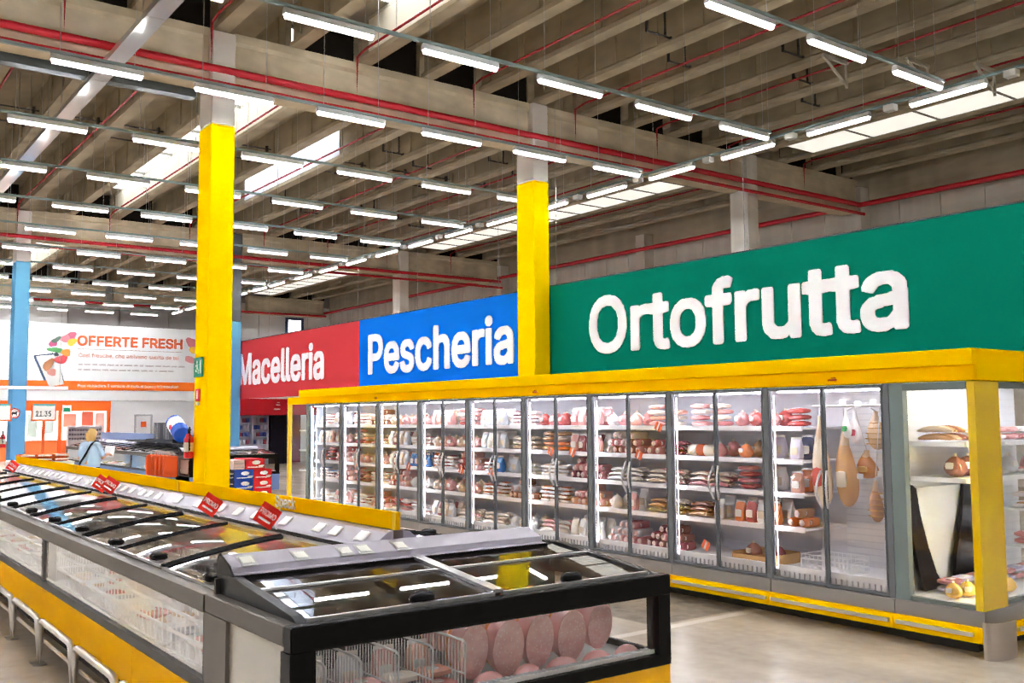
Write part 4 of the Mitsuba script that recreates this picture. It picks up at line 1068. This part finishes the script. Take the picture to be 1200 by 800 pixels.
# ------------------------------------------------------------------ second freezer island, blue based, behind the yellow column
BL2 = '#6d86b5'
FX2, FY2 = 7.4, 23.3
for k in range(3):
    island_row('island_freezer', FX2, FY2 + 3.75 * k, 4, 3.75, f'glass-lidded freezer with blue base behind the columns, left side, {ORD[k]} unit', color=BL2, gr='blue-based freezers')
    island_row('island_freezer', FX2 + 2.17, FY2 + 3.75 * k, 4, 3.75, f'glass-lidded freezer with blue base behind the columns, right side, {ORD[k]} unit', mirror=True, color=BL2, tags=False, gr='blue-based freezers')
    solo('header_board', f'blue board along the middle of the far freezer island, {ORD[k]} from the front', 'sign board', bx(8.47, 8.5, FY2 + 3.75 * k + .01, FY2 + 3.75 * (k + 1) - .01, 1.18, 1.40), 'paint', '#7c93c4', smooth=0, group='blue boards')
    for i in range(10):
        for q in range(2):
            stock(('slab_pack', 'flat_pack')[i % 2], RP.choice(['cream', 'silver', 'pink', 'white', 'olive']), FX2 + .2 + .34 * q, FY2 + 3.75 * k + .25 + .36 * i, .515, f'in the far blue freezer island, {ORD[k]} unit', rz=8 * q, s=1.5)
src = [(k, dict(d)) for k, d in scene.items() if k.startswith('end_freezer__')]
t = thing('end_freezer', 'black framed end freezer of the far island, right of the yellow column', 'freezer')
for k, d in src:
    if 'base_panel' in k:
        continue
    nk = t + k[len('end_freezer'):]
    scene[nk] = {**d, 'to_world': Mx(FX2 - HX0, FY2 - 4.755, 0)}
    if k in labels:
        labels[nk] = dict(labels[k])
part(t, 'base_panel', bx(FX2, FX2 + 2.17, FY2 - 1.005, FY2 - .99, .1, .484), 'paint', BL2, smooth=0)
# things on the far island
solo('black_tray', 'long black tray on top of the far freezer island', 'tray', bx(8.05, 8.44, 25.6, 28.0, 1.178, 1.27), 'black', '#151515', smooth=0)
solo('black_tray', 'thin dark board lying on the far freezer island behind the tray', 'tray', bx(8.06, 8.46, 28.1, 30.0, 1.178, 1.22), 'black', '#20201f', smooth=0)
for q, y in enumerate((26.1, 26.9)):
    t = thing('dark_carton', f'upright dark grey box on the black tray, {("right", "left")[q]} one', 'box')
    part(t, 'body', bx(8.1, 8.38, y, y + .5, 1.272, 1.72), 'paint', '#4a4b4f', smooth=0)
    part(t, 'edge', bx(8.096, 8.0995, y + .2, y + .24, 1.272, 1.72), 'paint', '#8a8b8f', smooth=0)
t = thing('giant_can', 'tilted oversized blue, silver and red drinks can on the far freezer island', 'can')
c0, c1 = np.array([8.1, 25.0, 1.40]), np.array([8.12, 25.75, 1.74])
ax = (c1 - c0) / np.linalg.norm(c1 - c0)
part(t, 'body', MB().tube([c0 + ax * s for s in (0, .02, .3, .31)], [.2, .22, .22, .22], 20), 'gloss', '#1f4aa5', smooth=40)
part(t, 'body', MB().tube([c0 + ax * s for s in (.311, .5, .7)], [.22, .22, .22], 20), 'gloss', '#dfe3ea', smooth=40, label='silver half')
part(t, 'body', MB().tube([c0 + ax * s for s in (.701, .78, .82)], [.22, .22, .18], 20), 'gloss', '#1f4aa5', smooth=40)
part(t, 'emblem', MB().sup(c0 + ax * .42 + np.array([-.21, -.05, .03]), (.03, .1, .07), 1, 1, 12, 7), 'gloss', '#c8283c', smooth=50)
part(t, 'stand', bx(8.0, 8.3, 24.9, 25.4, 1.178, 1.2), 'black', '#222222', smooth=0)
for q in range(5):
    y = 22.78 + .31 * q
    t = thing('shopping_bag', f'orange shopping bag hanging at the far freezer beside the yellow column, {ORD[4 - q]} from the left', 'bag', 'hanging orange bags')
    part(t, 'body', MB().sup((7.12, y, .72), (.2 if q == 4 else .17, .035, .25), .25, .3, 16, 8), 'paint', '#d6531f' if q == 4 else '#c2481a', smooth=40)
    part(t, 'handle', MB().tube([(7.04, y, .95), (7.05, y, 1.058), (7.18, y, 1.058), (7.2, y, .95)], .01, 6), 'paint', '#e9e2d8')
    if q == 4:
        part(t, 'mark', bx(7.05, 7.16, y - .04, y - .0355, .68, .78), 'paint', '#f3d8c8', smooth=0)
solo('hook_bar', 'steel bar on the far freezer that the orange bags hang from', 'bar', MB().cyl((7.115, 22.65, 1.03), (7.115, 24.3, 1.03), .012, 6).cyl((7.115, 24.25, 1.03), (7.44, 24.25, .968), .012, 6).cyl((7.115, 23.4, 1.03), (7.44, 23.4, .968), .012, 6), 'metal', STEEL)
solo('display_stand', 'white display stand behind the far end of the yellow island', 'stand', bx(2.9, 3.75, 16.9, 17.9, 0, 1.15, .01), 'paint', '#e3e3e2', smooth=0)
for q in range(6):
    t = thing('folded_bag', f'folded orange bag in the pile at the far end of the island, {ORD[q]} of six', 'bag', 'folded orange bags')
    x, z = 3.06 + .25 * (q % 3), 1.152 + .06 * (q // 3)
    part(t, 'body', MB().sup((x, 17.1, z + .028), (.115, .19, .027), .3, .3, 14, 6), 'paint', '#dd5a1c', smooth=40)
    part(t, 'hem', bx(x - .1, x + .1, 16.9, 16.915, z + .02, z + .045), 'paint', '#efe3d2', smooth=0)

# pallet of boxed goods in the aisle right of the yellow column
solo('pallet', 'wooden pallet under the stack of blue and red boxes', 'pallet', MB().box(7.1, 8.3, 19.5, 20.3, .1, .13).box(7.1, 8.3, 19.5, 19.6, 0, .1).box(7.1, 8.3, 20.2, 20.3, 0, .1), 'matte', '#a98457', smooth=0)
BOXC = {'blue': '#1d3f96', 'red': '#cf1f24', 'dark': '#20222c', 'pink': '#dcb9ae'}


def goods_box(col, x0, x1, z, h, label):
    t = thing('goods_box', label, 'box', None)
    part(t, 'carton', bx(x0, x1 - .006, 19.52, 20.2, z, z + h - .005, .006), 'gloss', BOXC[col], smooth=0)
    w = x1 - x0
    if w > .3:
        part(t, 'oval', MB().add(*(lambda a: (np.vstack([[(x0 + w * .55, 19.5185, z + h * .62)], np.stack([x0 + w * .55 + w * .22 * np.cos(a), a * 0 + 19.5185, z + h * .62 + h * .2 * np.sin(a)], 1)]), [[0, 1 + (j + 1) % 20, 1 + j] for j in range(20)]))(np.linspace(0, 2 * math.pi, 20, endpoint=False))), 'paint', '#e9e4e0', smooth=0)
        part(t, 'stripe', MB().box(x0 + w * .1, x0 + w * .9, 19.5165, 19.518, z + h * .14, z + h * .24).box(x0 + w * .68, x0 + w * .95, 19.5165, 19.518, z + h * .26, z + h * .38), 'paint', '#e9e4e0', smooth=0)
    else:
        part(t, 'stripe', MB().box(x0 + .02, x1 - .03, 19.5165, 19.518, z + h * .2, z + h * .3).box(x0 + .02, x1 - .03, 19.5165, 19.518, z + h * .55, z + h * .68), 'paint', '#b9a9a0', smooth=0)


for r in range(3):
    z = .131 + .21 * r
    nm = ('bottom', 'middle', 'upper')[r]
    goods_box('dark', 7.16, 7.41, z, .21, f'dark box with pale stripes at the left of the boxed stack, {nm} layer')
    goods_box('blue', 7.41, 7.82, z, .21, f'blue box with white oval in the boxed stack, {nm} layer')
    goods_box('red', 7.82, 8.22, z, .21, f'red box with white oval in the boxed stack, {nm} layer')
goods_box('pink', 7.38, 7.63, .761, .2, 'pale pink box on top of the boxed stack')
goods_box('red', 7.64, 8.06, .761, .22, 'red box alone on top of the boxed stack')

# butcher's counter behind, red canopy
t = thing('canopy', 'dark red canopy over the counter under the red banner', 'canopy')
part(t, 'fascia', bx(13.0, 17.2, 36.0, 36.1, 1.95, 2.58), 'paint', '#a8151f', smooth=0)
part(t, 'roof', bx(13.0, 17.2, 36.1, 37.9, 2.4, 2.5), 'paint', '#8a1119', smooth=0)
part(t, 'lettering', MB().box(15.2, 15.45, 35.985, 35.999, 2.15, 2.2).box(15.28, 15.45, 35.985, 35.999, 2.32, 2.36).box(15.33, 15.43, 35.985, 35.999, 2.42, 2.45), 'paint', '#f0e6e6', smooth=0)
part(t, 'post', bx(13.0, 13.1, 36.1, 36.2, 0, 2.39), 'paint', '#8a1119', smooth=0)
part(t, 'post', bx(17.1, 17.2, 36.1, 36.2, 0, 2.39), 'paint', '#8a1119', smooth=0)
t = thing('wall_rack', 'white rack of small blue and white packs under the red canopy', 'rack')
part(t, 'frame', MB().box(14.0, 14.04, 37.3, 37.7, 0, 1.94).box(14.86, 14.9, 37.3, 37.7, 0, 1.94).box(15.5, 15.54, 37.3, 37.7, 0, 1.94).box(14.0, 15.54, 37.68, 37.7, 0, 1.94), 'paint', '#e4e4ee', smooth=0)
for z in (.8, 1.1, 1.38, 1.66, 1.92):
    part(t, 'shelf', bx(14.04, 15.5, 37.3, 37.68, z - .02, z), 'paint', '#eeeef6', smooth=0)
pk = {c: group([('', look(bx(-.05, .05, -.08, .08, 0, .17), 'paint', c, 0))]) for c in ('#3a4a8c', '#d9dbe8', '#8c3a4a')}
for r, z in enumerate((.8, 1.1, 1.38, 1.66)):
    for i in range(10):
        if i == 5:
            continue
        copy(pk[('#3a4a8c', '#d9dbe8', '#8c3a4a', '#3a4a8c', '#d9dbe8')[(i * 3 + r) % 5]], 'small_pack', f'small pack on the white rack under the red canopy, {("lowest", "second", "third", "top")[r]} shelf', 'packet', Mx(14.12 + .145 * i, 37.45, z + .001), f'packs on the white rack, {ORD[r]} shelf')
solo('dark_doorway', 'dark cupboard beside the white rack under the red canopy', 'cupboard', bx(15.6, 16.3, 37.2, 37.7, 0, 1.94), 'black', '#15121a', smooth=0)  # solid block, its black colour stands in for the darkness of an opening
solo('back_partition', 'dark red partition behind the white rack', 'partition', bx(13.0, 17.2, 37.92, 38.0, 0, 2.5), 'paint', '#741018', smooth=0)

# ------------------------------------------------------------------ far wall: shop front and the big offers board
BY = 48.3
pw = thing('wall_partition', 'white wall under the offers board with a door', kind='structure')
part(pw, 'board_base', bx(12.26, 18.2, BY + .1, BY + .3, 0, 2.7), 'paint', '#dfe0e3', smooth=0)
part(pw, 'fascia', bx(5.0, 18.2, BY - .05, BY + .3, 2.71, 3.18), 'paint', '#eeeff2', smooth=0)
t = thing('door_1', 'pale door with an orange notice in the far white wall', kind='structure')
part(t, 'leaf', bx(13.45, 14.12, BY + .06, BY + .098, 0, 1.98), 'paint', '#d4d3d6', smooth=0)
part(t, 'frame', MB().box(13.36, 13.44, BY + .05, BY + .098, 0, 2.06).box(14.13, 14.21, BY + .05, BY + .098, 0, 2.06).box(13.44, 14.13, BY + .05, BY + .098, 1.985, 2.06), 'paint', '#a9a9ad', smooth=0)
part(t, 'notice', bx(13.66, 13.92, BY + .052, BY + .058, 1.45, 1.72), 'paint', '#e0602c', smooth=0)
part(t, 'handle', bx(13.5, 13.58, BY + .03, BY + .058, 1.0, 1.03), 'metal', '#777777', smooth=0)
t = thing('storefront', 'orange framed shop front with bright panes in the far wall', 'shop front')
part(t, 'lintel', bx(5.0, 12.25, BY, BY + .3, 2.24, 2.70), 'paint', '#f0601a', smooth=0)
for x in (5.0, 8.45, 9.98, 12.1):
    part(t, 'post', bx(x, x + .13, BY, BY + .2, 0, 2.235), 'paint', '#e8581a', smooth=0)
for q, (a, b) in enumerate(((5.14, 8.44), (8.59, 9.97), (10.12, 12.09))):
    part(t, 'pane', bx(a, b, BY + .12, BY + .13, .9, 2.23), 'matte', '#f3e6dd', smooth=0, **emit(1.1, ((1, 1.03, .98), (.95, 1.05, 1), (1, .78, .66))[q]))
    part(t, 'apron', bx(a, b, BY + .1, BY + .15, 0, .89), 'paint', '#e8743a', smooth=0)
for q, (x0, x1, z0, z1, c) in enumerate(((8.7, 9.1, 1.05, 2.1, '#cfe0d2'), (9.3, 9.8, 1.2, 2.0, '#d6e6df'), (10.2, 10.75, 1.5, 2.1, '#ef9a80'), (11.0, 11.5, 1.55, 2.2, '#d86a50'), (11.6, 12.0, 1.2, 2.15, '#f3c0b0'))):
    solo('window_poster', f'pale poster in the orange shop front, {ORD[q]} from the left', 'poster', bx(x0, x1, BY + .09, BY + .1, z0, z1), 'paint', c, smooth=0, group='posters in the shop front')
t = thing('shop_shelf', 'low shelf unit of small dark jars in front of the shop front', 'shelf')
part(t, 'back', bx(10.3, 11.75, BY - .3, BY - .28, .0, 1.55), 'paint', '#e3dada', smooth=0)
for z in (.9, 1.1, 1.3, 1.5):
    part(t, 'shelf', bx(10.3, 11.75, BY - .55, BY - .3, z - .02, z), 'paint', '#ece6e6', smooth=0)
part(t, 'side', bx(10.27, 10.298, BY - .55, BY - .28, 0, 1.55), 'paint', '#d9d2d2', smooth=0)
part(t, 'side', bx(11.752, 11.78, BY - .55, BY - .28, 0, 1.55), 'paint', '#d9d2d2', smooth=0)
jar = group([('', look(MB().cyl((0, 0, 0), (0, 0, .1), .045, 8), 'paint', '#5c4b52', 30))])
for r, z in enumerate((.9, 1.1, 1.3)):
    for i in range(12):
        copy(jar, 'jar', f'small dark jar on the shelf unit before the shop front, {("lower", "middle", "upper")[r]} row', 'jar', Mx(10.38 + .118 * i, BY - .43, z + .001), f'jars, {ORD[r]} row')

ob = thing('offers_board', 'large white board reading OFFERTE FRESH with an orange band', 'sign board')
part(ob, 'board', bx(5.0, 18.0, BY - .12, BY + .3, 3.19, 6.26), 'paint', '#f1f2f6', smooth=0)
part(ob, 'band', bx(5.0, 18.0, BY - .128, BY - .1205, 3.20, 3.62), 'paint', '#f26a1e', smooth=0)
text_on(ob, 'headline', 'OFFERTE FRESH', '-y', (10.67, BY - .121, 5.29), 4.85, .44, True, '#d95a32', fat=.014, label='orange headline')
part(ob, 'rule', bx(10.67, 15.52, BY - .124, BY - .1205, 5.10, 5.125), 'paint', '#c2a9a2', smooth=0)
text_on(ob, 'subtitle', 'Così fresche, che arrivano subito da te!', '-y', (10.72, BY - .121, 4.74), 4.65, .17, True, '#c98a7a', label='small reddish line of text')
text_on(ob, 'band_text', 'Puoi richiedere il servizio di invio al banco informazioni', '-y', (10.72, BY - .129, 3.34), 4.65, .13, True, '#ffffff', label='white line of text on the orange band')
rr = random.Random(3)
for q, z in enumerate((4.36, 4.12)):
    m, x = MB(), 10.72
    while x < (15.4 if q == 0 else 14.9):
        w = rr.uniform(.12, .42)
        m.box(x, x + w, BY - .124, BY - .1205, z, z + .07)
        x += w + .07
    part(ob, 'small_print', m, 'paint', '#c3bcc0', smooth=0, label='faint illegible small print', kind='stuff')


def blob(parent, name, pts, col, dy=.0):
    import shapely.geometry as sg
    p = sg.Polygon(pts).buffer(.05).buffer(-.02)
    m = MB().prism(list(p.exterior.coords)[:-1], 1, BY - .127 - dy, BY - .1205 - dy)
    return part(parent, name, m, 'paint', col, smooth=0)


blob(ob, 'printed_phone', [(8.85, 4.72), (9.75, 4.86), (10.15, 3.42), (9.45, 3.28)], '#3b4b66')
blob(ob, 'phone_screen', [(8.95, 4.70), (9.78, 4.80), (10.1, 3.48), (9.52, 3.38)], '#e6e4e2', .008)
for q, (nm, cx, cz, a, b, rot, col) in enumerate((('printed_steak', 10.28, 5.62, .36, .17, .5, '#d77f8c'), ('printed_steak', 10.42, 5.75, .14, .12, .4, '#c25a70'), ('printed_fries', 10.42, 5.42, .2, .12, .6, '#f0c33c'), ('printed_onion', 9.62, 5.32, .16, .12, .2, '#b14a72'),
                                                     ('printed_herb', 9.75, 5.02, .34, .08, -.1, '#4f9a58'), ('printed_orange', 10.18, 4.92, .17, .14, 0, '#ee8a3a'), ('printed_tomato', 9.98, 4.6, .26, .16, .3, '#e04a52'), ('printed_leaf', 9.75, 5.5, .2, .07, .6, '#47564a'),
                                                     ('printed_mushroom', 9.95, 5.3, .16, .12, 0, '#efe4dc'), ('printed_olive', 9.78, 4.82, .07, .06, 0, '#2d2f38'), ('printed_shrimp', 9.45, 4.35, .14, .3, -.6, '#b3764e'), ('printed_meat', 9.6, 4.0, .16, .14, 0, '#cf8f86'),
                                                     ('printed_steak', 16.0, 5.6, .3, .2, -.5, '#d77f8c'), ('printed_fries', 16.05, 5.25, .16, .14, .3, '#eebb3c'), ('printed_ham', 15.95, 4.75, .3, .13, -.3, '#e6a3aa'), ('printed_tomato', 16.35, 5.1, .16, .12, 0, '#c8444e'))):
    pts = []
    for v in np.linspace(0, 2 * math.pi, 14, endpoint=False):
        r = 1 + .14 * math.sin(3 * v + q)
        x, z = a * r * math.cos(v), b * r * math.sin(v)
        pts.append((cx + x * math.cos(rot) - z * math.sin(rot), cz + x * math.sin(rot) + z * math.cos(rot)))
    blob(ob, nm, pts, col, .016 + .0075 * (q % 3))

# ------------------------------------------------------------------ signs and extinguishers on the columns
t = thing('exit_sign', 'green emergency exit sign on the yellow column', 'sign')
part(t, 'plate', bx(5.40, 5.42, 15.74, 16.14, 2.5, 2.82), 'paint', '#0f7a5c', smooth=0)
m = MB().cyl((5.397, 15.97, 2.745), (5.3945, 15.97, 2.745), .028, 10).box(5.395, 5.398, 15.93, 16.0, 2.62, 2.71).box(5.395, 5.398, 15.9, 15.93, 2.55, 2.63).box(5.395, 5.398, 16.0, 16.05, 2.58, 2.62).box(5.395, 5.398, 16.0, 16.06, 2.67, 2.70).box(5.395, 5.398, 15.78, 15.85, 2.55, 2.77)
part(t, 'pictogram', m, 'paint', '#eef4f1', smooth=0)
t = thing('fire_sign', 'small red extinguisher sign on the yellow column', 'sign')
part(t, 'plate', bx(5.40, 5.42, 15.86, 16.05, 2.1, 2.3), 'paint', '#c8252b', smooth=0)
part(t, 'pictogram', MB().box(5.396, 5.399, 15.93, 15.98, 2.14, 2.24).box(5.396, 5.399, 15.94, 15.97, 2.24, 2.27), 'paint', '#f5eeee', smooth=0)
part(t, 'note', bx(5.402, 5.42, 15.9, 16.0, 2.03, 2.085), 'paint', '#e9e9e6', smooth=0)


def extinguisher(label, x, y, z):
    t = thing('fire_extinguisher', label, 'fire extinguisher')
    part(t, 'cylinder', MB().tube([(x, y, z - .01), (x, y, z), (x, y, z + .30), (x, y, z + .36), (x, y, z + .40)], [.06, .078, .078, .05, .025], 16), 'gloss', '#c3141c', smooth=40)
    part(t, 'label', MB().tube([(x, y, z + .1), (x, y, z + .25)], .0795, 16, caps=False), 'paint', '#e6dfd0', smooth=40)
    part(t, 'valve', MB().cyl((x, y, z + .40), (x, y, z + .45), .02, 8).box(x - .015, x + .015, y - .08, y + .03, z + .45, z + .47), 'black', '#1b1b1b', smooth=30)
    part(t, 'hose', MB().tube([(x, y - .02, z + .43), (x - .02, y - .09, z + .5), (x - .03, y - .14, z + .44), (x - .03, y - .12, z + .3), (x - .02, y - .1, z + .12)], .013, 6), 'black', '#191919')


extinguisher('red fire extinguisher hanging on the tall yellow column', 5.34, 16.2 - .05, 1.17)
extinguisher('red fire extinguisher beside the light blue column at the left edge', 5.255, 32.95, 1.0)
t = thing('round_sign', 'round white sign with red rim on the light blue column', 'sign')
part(t, 'plate', MB().cyl((5.52, 32.795, 2.03), (5.52, 32.775, 2.03), .16, 22), 'paint', '#f1efee', smooth=30)
part(t, 'rim', MB().tube([(5.52 + .14 * math.cos(a), 32.772, 2.03 + .14 * math.sin(a)) for a in np.linspace(0, 2 * math.pi, 25)], .018, 6, caps=False), 'paint', '#c23a34')
part(t, 'symbol', MB().box(5.45, 5.59, 32.768, 32.774, 2.0, 2.06).box(5.45, 5.475, 32.768, 32.774, 1.96, 2.0).box(5.565, 5.59, 32.768, 32.774, 1.96, 2.0).box(5.56, 5.62, 32.768, 32.774, 2.06, 2.09), 'paint', '#2a2a2a', smooth=0)


def price_stand(label, x0, x1, y, z0, z1, text):
    t = thing('price_sign', label, 'sign')
    part(t, 'card', bx(x0 + .03, x1 - .03, y, y + .02, z0 + .03, z1 - .03), 'paint', '#f4f1ee', smooth=0)
    part(t, 'frame', MB().box(x0, x1, y - .005, y + .03, z0, z0 + .03).box(x0, x0 + .03, y - .005, y + .03, z0 + .03, z1).box(x1 - .03, x1, y - .005, y + .03, z0 + .03, z1), 'paint', '#e2622c', smooth=0)
    part(t, 'header', bx(x0 + .03, x1 - .03, y - .005, y + .03, z1 - .045, z1), 'paint', '#5f9e98', smooth=0)
    part(t, 'post', bx((x0 + x1) / 2 - .03, (x0 + x1) / 2 + .03, y, y + .03, 0, z0 - .001), 'paint', '#d9501c', smooth=0)
    part(t, 'foot', bx((x0 + x1) / 2 - .2, (x0 + x1) / 2 + .2, y - .2, y + .2, 0, .02), 'paint', '#8a8a8a', smooth=0)
    if text:
        text_on(t, 'price', text, '-y', (x0 + .09, y - .001, z0 + .11), .34, .12, True, '#3a3a38', label='dark price figures')
    return t


price_stand('white price sign reading 21.35 in an orange frame', 4.57, 5.11, 25.0, 1.79, 2.19, '21.35')
price_stand('white price sign in an orange frame cut by the left edge', 3.60, 4.15, 25.0, 1.79, 2.19, None)
t = thing('hanging_sign', 'orange hanging sign ending in a white E at the left edge', 'sign')
part(t, 'panel', bx(3.2, 4.36, 28.0, 28.03, 2.18, 2.62), 'paint', '#ee5a1e', smooth=0)
text_on(t, 'lettering', 'E', '-y', (4.1, 27.998, 2.27), .2, .25, True, '#ffffff')
part(t, 'wire', MB().cyl((3.4, 28.015, 2.62), (3.4, 28.015, ROOF), .005, 4), 'metal', '#999999')
part(t, 'wire', MB().cyl((4.2, 28.015, 2.62), (4.2, 28.015, ROOF), .005, 4), 'metal', '#999999')
t = thing('hanging_rail', 'thin white rail hanging before the light blue column', 'rail')
part(t, 'bar', bx(3.5, 6.43, 30.0, 30.05, 2.68, 2.77), 'paint', '#f2f2f4', smooth=0)
part(t, 'wire', MB().cyl((4.2, 30.02, 2.77), (4.2, 30.02, ROOF), .005, 4), 'metal', '#999999')
part(t, 'wire', MB().cyl((6.2, 30.02, 2.77), (6.2, 30.02, ROOF), .005, 4), 'metal', '#999999')
t = thing('exit_sign', 'small green and white exit sign on the orange shop front', 'sign')
part(t, 'plate', bx(10.12, 10.5, BY - .03, BY - .001, 2.16, 2.5), 'paint', '#eef1ee', smooth=0)
part(t, 'pictogram', MB().box(10.17, 10.45, BY - .036, BY - .031, 2.2, 2.38), 'paint', '#1d8a66', smooth=0)

# ------------------------------------------------------------------ the shopper
import manifold3d as m3


def chain(bones, edge=.03, it=8):
    body = m3.Manifold()
    for a, ra, b, rb in bones:
        s = m3.Manifold.sphere(ra, 14).translate(tuple(map(float, a))) + m3.Manifold.sphere(rb, 14).translate(tuple(map(float, b)))
        body = body + s.hull()
    body = body.refine_to_length(edge)
    me = body.to_mesh()
    tm = trimesh.Trimesh(np.array(me.vert_properties[:, :3]), np.array(me.tri_verts), process=True)
    trimesh.smoothing.filter_taubin(tm, iterations=it)
    return MB().add(np.array(tm.vertices), np.array(tm.faces))


pt = thing('person', 'shopper in a light blue shirt with a black shoulder strap, seen from behind', 'person')
Pm = np.array(Mx(4.95, 21.0, 0, rz=-52).matrix)           # local: faces +y


def fig(name, bones, bsdf, col, label=None, edge=.03, it=8):
    return part(pt, name, chain(bones, edge, it).move(Pm), bsdf, col, label, smooth=60)


sh = 1.34
fig('body', [((-.09, 0, .86), .10, (-.1, .02, .47), .065), ((-.1, .02, .47), .062, (-.1, -.02, .09), .042), ((-.1, -.01, .05), .045, (-.11, .13, .035), .032),
             ((.09, 0, .86), .10, (.1, .06, .47), .065), ((.1, .06, .47), .062, (.1, .06, .09), .042), ((.1, .06, .05), .045, (.11, .2, .035), .032),
             ((-.07, 0, .9), .125, (.07, 0, .9), .125), ((-.07, 0, .9), .12, (-.09, 0, 1.2), .11), ((.07, 0, .9), .12, (.09, 0, 1.2), .11), ((-.1, 0, 1.28), .085, (.1, 0, 1.28), .085),
             ((0, 0, 1.3), .06, (0, .02, 1.42), .05), ((0, .035, 1.46), .075, (0, .055, 1.53), .092), ((0, .14, 1.5), .012, (0, .15, 1.485), .016),
             ((-.19, 0, 1.29), .052, (-.25, .02, 1.04), .042), ((-.25, .02, 1.04), .04, (-.2, .24, .98), .03), ((.19, 0, 1.29), .052, (.25, .06, 1.05), .042), ((.25, .06, 1.05), .04, (.16, .3, 1.1), .03)], 'paint', '#d2a38a', it=6)
for s, hx_, hy, hz in ((-1, -.2, .24, .98), (1, .16, .3, 1.1)):
    B = [((hx_, hy, hz), .026, (hx_ + .01 * s, hy + .07, hz), .024)]
    for f in range(4):
        o = (f - 1.5) * .017
        B += [((hx_ + o, hy + .07, hz), .0095, (hx_ + o, hy + .12 - .008 * abs(f - 1.4), hz - .01), .0085), ((hx_ + o, hy + .12 - .008 * abs(f - 1.4), hz - .01), .0085, (hx_ + o, hy + .14 - .01 * abs(f - 1.4), hz - .035), .0075)]
    B += [((hx_ - .02 * s, hy + .02, hz), .012, (hx_ - .05 * s, hy + .06, hz + .012), .01), ((hx_ - .05 * s, hy + .06, hz + .012), .01, (hx_ - .04 * s, hy + .1, hz + .012), .0085)]
    fig('hand', B, 'paint', '#d2a38a', edge=.008, it=4)
fig('shirt', [((-.07, 0, .86), .135, (.07, 0, .86), .135), ((-.08, 0, .88), .13, (-.1, 0, 1.2), .125), ((.08, 0, .88), .13, (.1, 0, 1.2), .125), ((-.13, 0, 1.29), .085, (.13, 0, 1.29), .085), ((0, 0, 1.28), .1, (0, 0, 1.34), .075),
              ((-.18, 0, 1.29), .068, (-.235, .015, 1.1), .06), ((.18, 0, 1.29), .068, (.235, .05, 1.1), .06)], 'matte', '#a9c6e4')
fig('trousers', [((-.09, 0, .84), .118, (-.1, .02, .47), .08), ((-.1, .02, .47), .078, (-.1, -.02, .1), .062), ((.09, 0, .84), .118, (.1, .06, .47), .08), ((.1, .06, .47), .078, (.1, .06, .1), .062), ((-.07, 0, .84), .13, (.07, 0, .84), .13)], 'matte', '#23252e')
fig('hair', [((0, .01, 1.52), .092, (0, .035, 1.55), .092), ((0, -.03, 1.5), .085, (0, -.045, 1.42), .06), ((-.05, 0, 1.5), .06, (-.055, .01, 1.4), .045), ((.05, 0, 1.5), .06, (.055, .01, 1.4), .045)], 'matte', '#caa468', edge=.02)
for s in (-1, 1):
    fig('shoe', [((.1 * s, -.03 + (.08 if s > 0 else 0), .045), .048, (.11 * s, .14 + (.08 if s > 0 else 0), .036), .036)], 'matte', '#d9d6d2', edge=.02)
    part(pt, 'eye', MB().sup((.034 * s, .138, 1.52), (.013, .008, .008), 1, 1, 8, 6).move(Pm), 'gloss', '#3a2c22', smooth=60)
part(pt, 'mouth', MB().sup((0, .138, 1.455), (.022, .008, .006), 1, 1, 8, 5).move(Pm), 'matte', '#a8584e', smooth=60)
part(pt, 'shoulder_strap', MB().tube([(.12, .08, 1.37), (.13, 0, 1.385), (.1, -.12, 1.3), (.0, -.15, 1.1), (-.12, -.14, .95), (-.2, -.06, .85)], .018, 6).move(Pm), 'matte', '#15151a', label='black shoulder strap')
solo('shoulder_bag', "small dark bag at the shopper's hip", 'bag', MB().sup((-.27, -.03, .76), (.05, .12, .1), .3, .3, 14, 8).move(Pm), 'matte', '#1c1c22', smooth=40)
solo('leaflet', 'white leaflet in the shopper\'s hands', 'leaflet', MB().add([(-.02, .42, 1.03), (.22, .42, 1.03), (.22, .49, 1.27), (-.02, .49, 1.27), (-.02, .424, 1.03), (.22, .424, 1.03), (.22, .494, 1.27), (-.02, .494, 1.27)], [[0, 1, 2, 3], [7, 6, 5, 4], [0, 3, 7, 4], [1, 5, 6, 2], [0, 4, 5, 1], [3, 2, 6, 7]]).move(Pm), 'paint', '#f4f4f4', smooth=0)
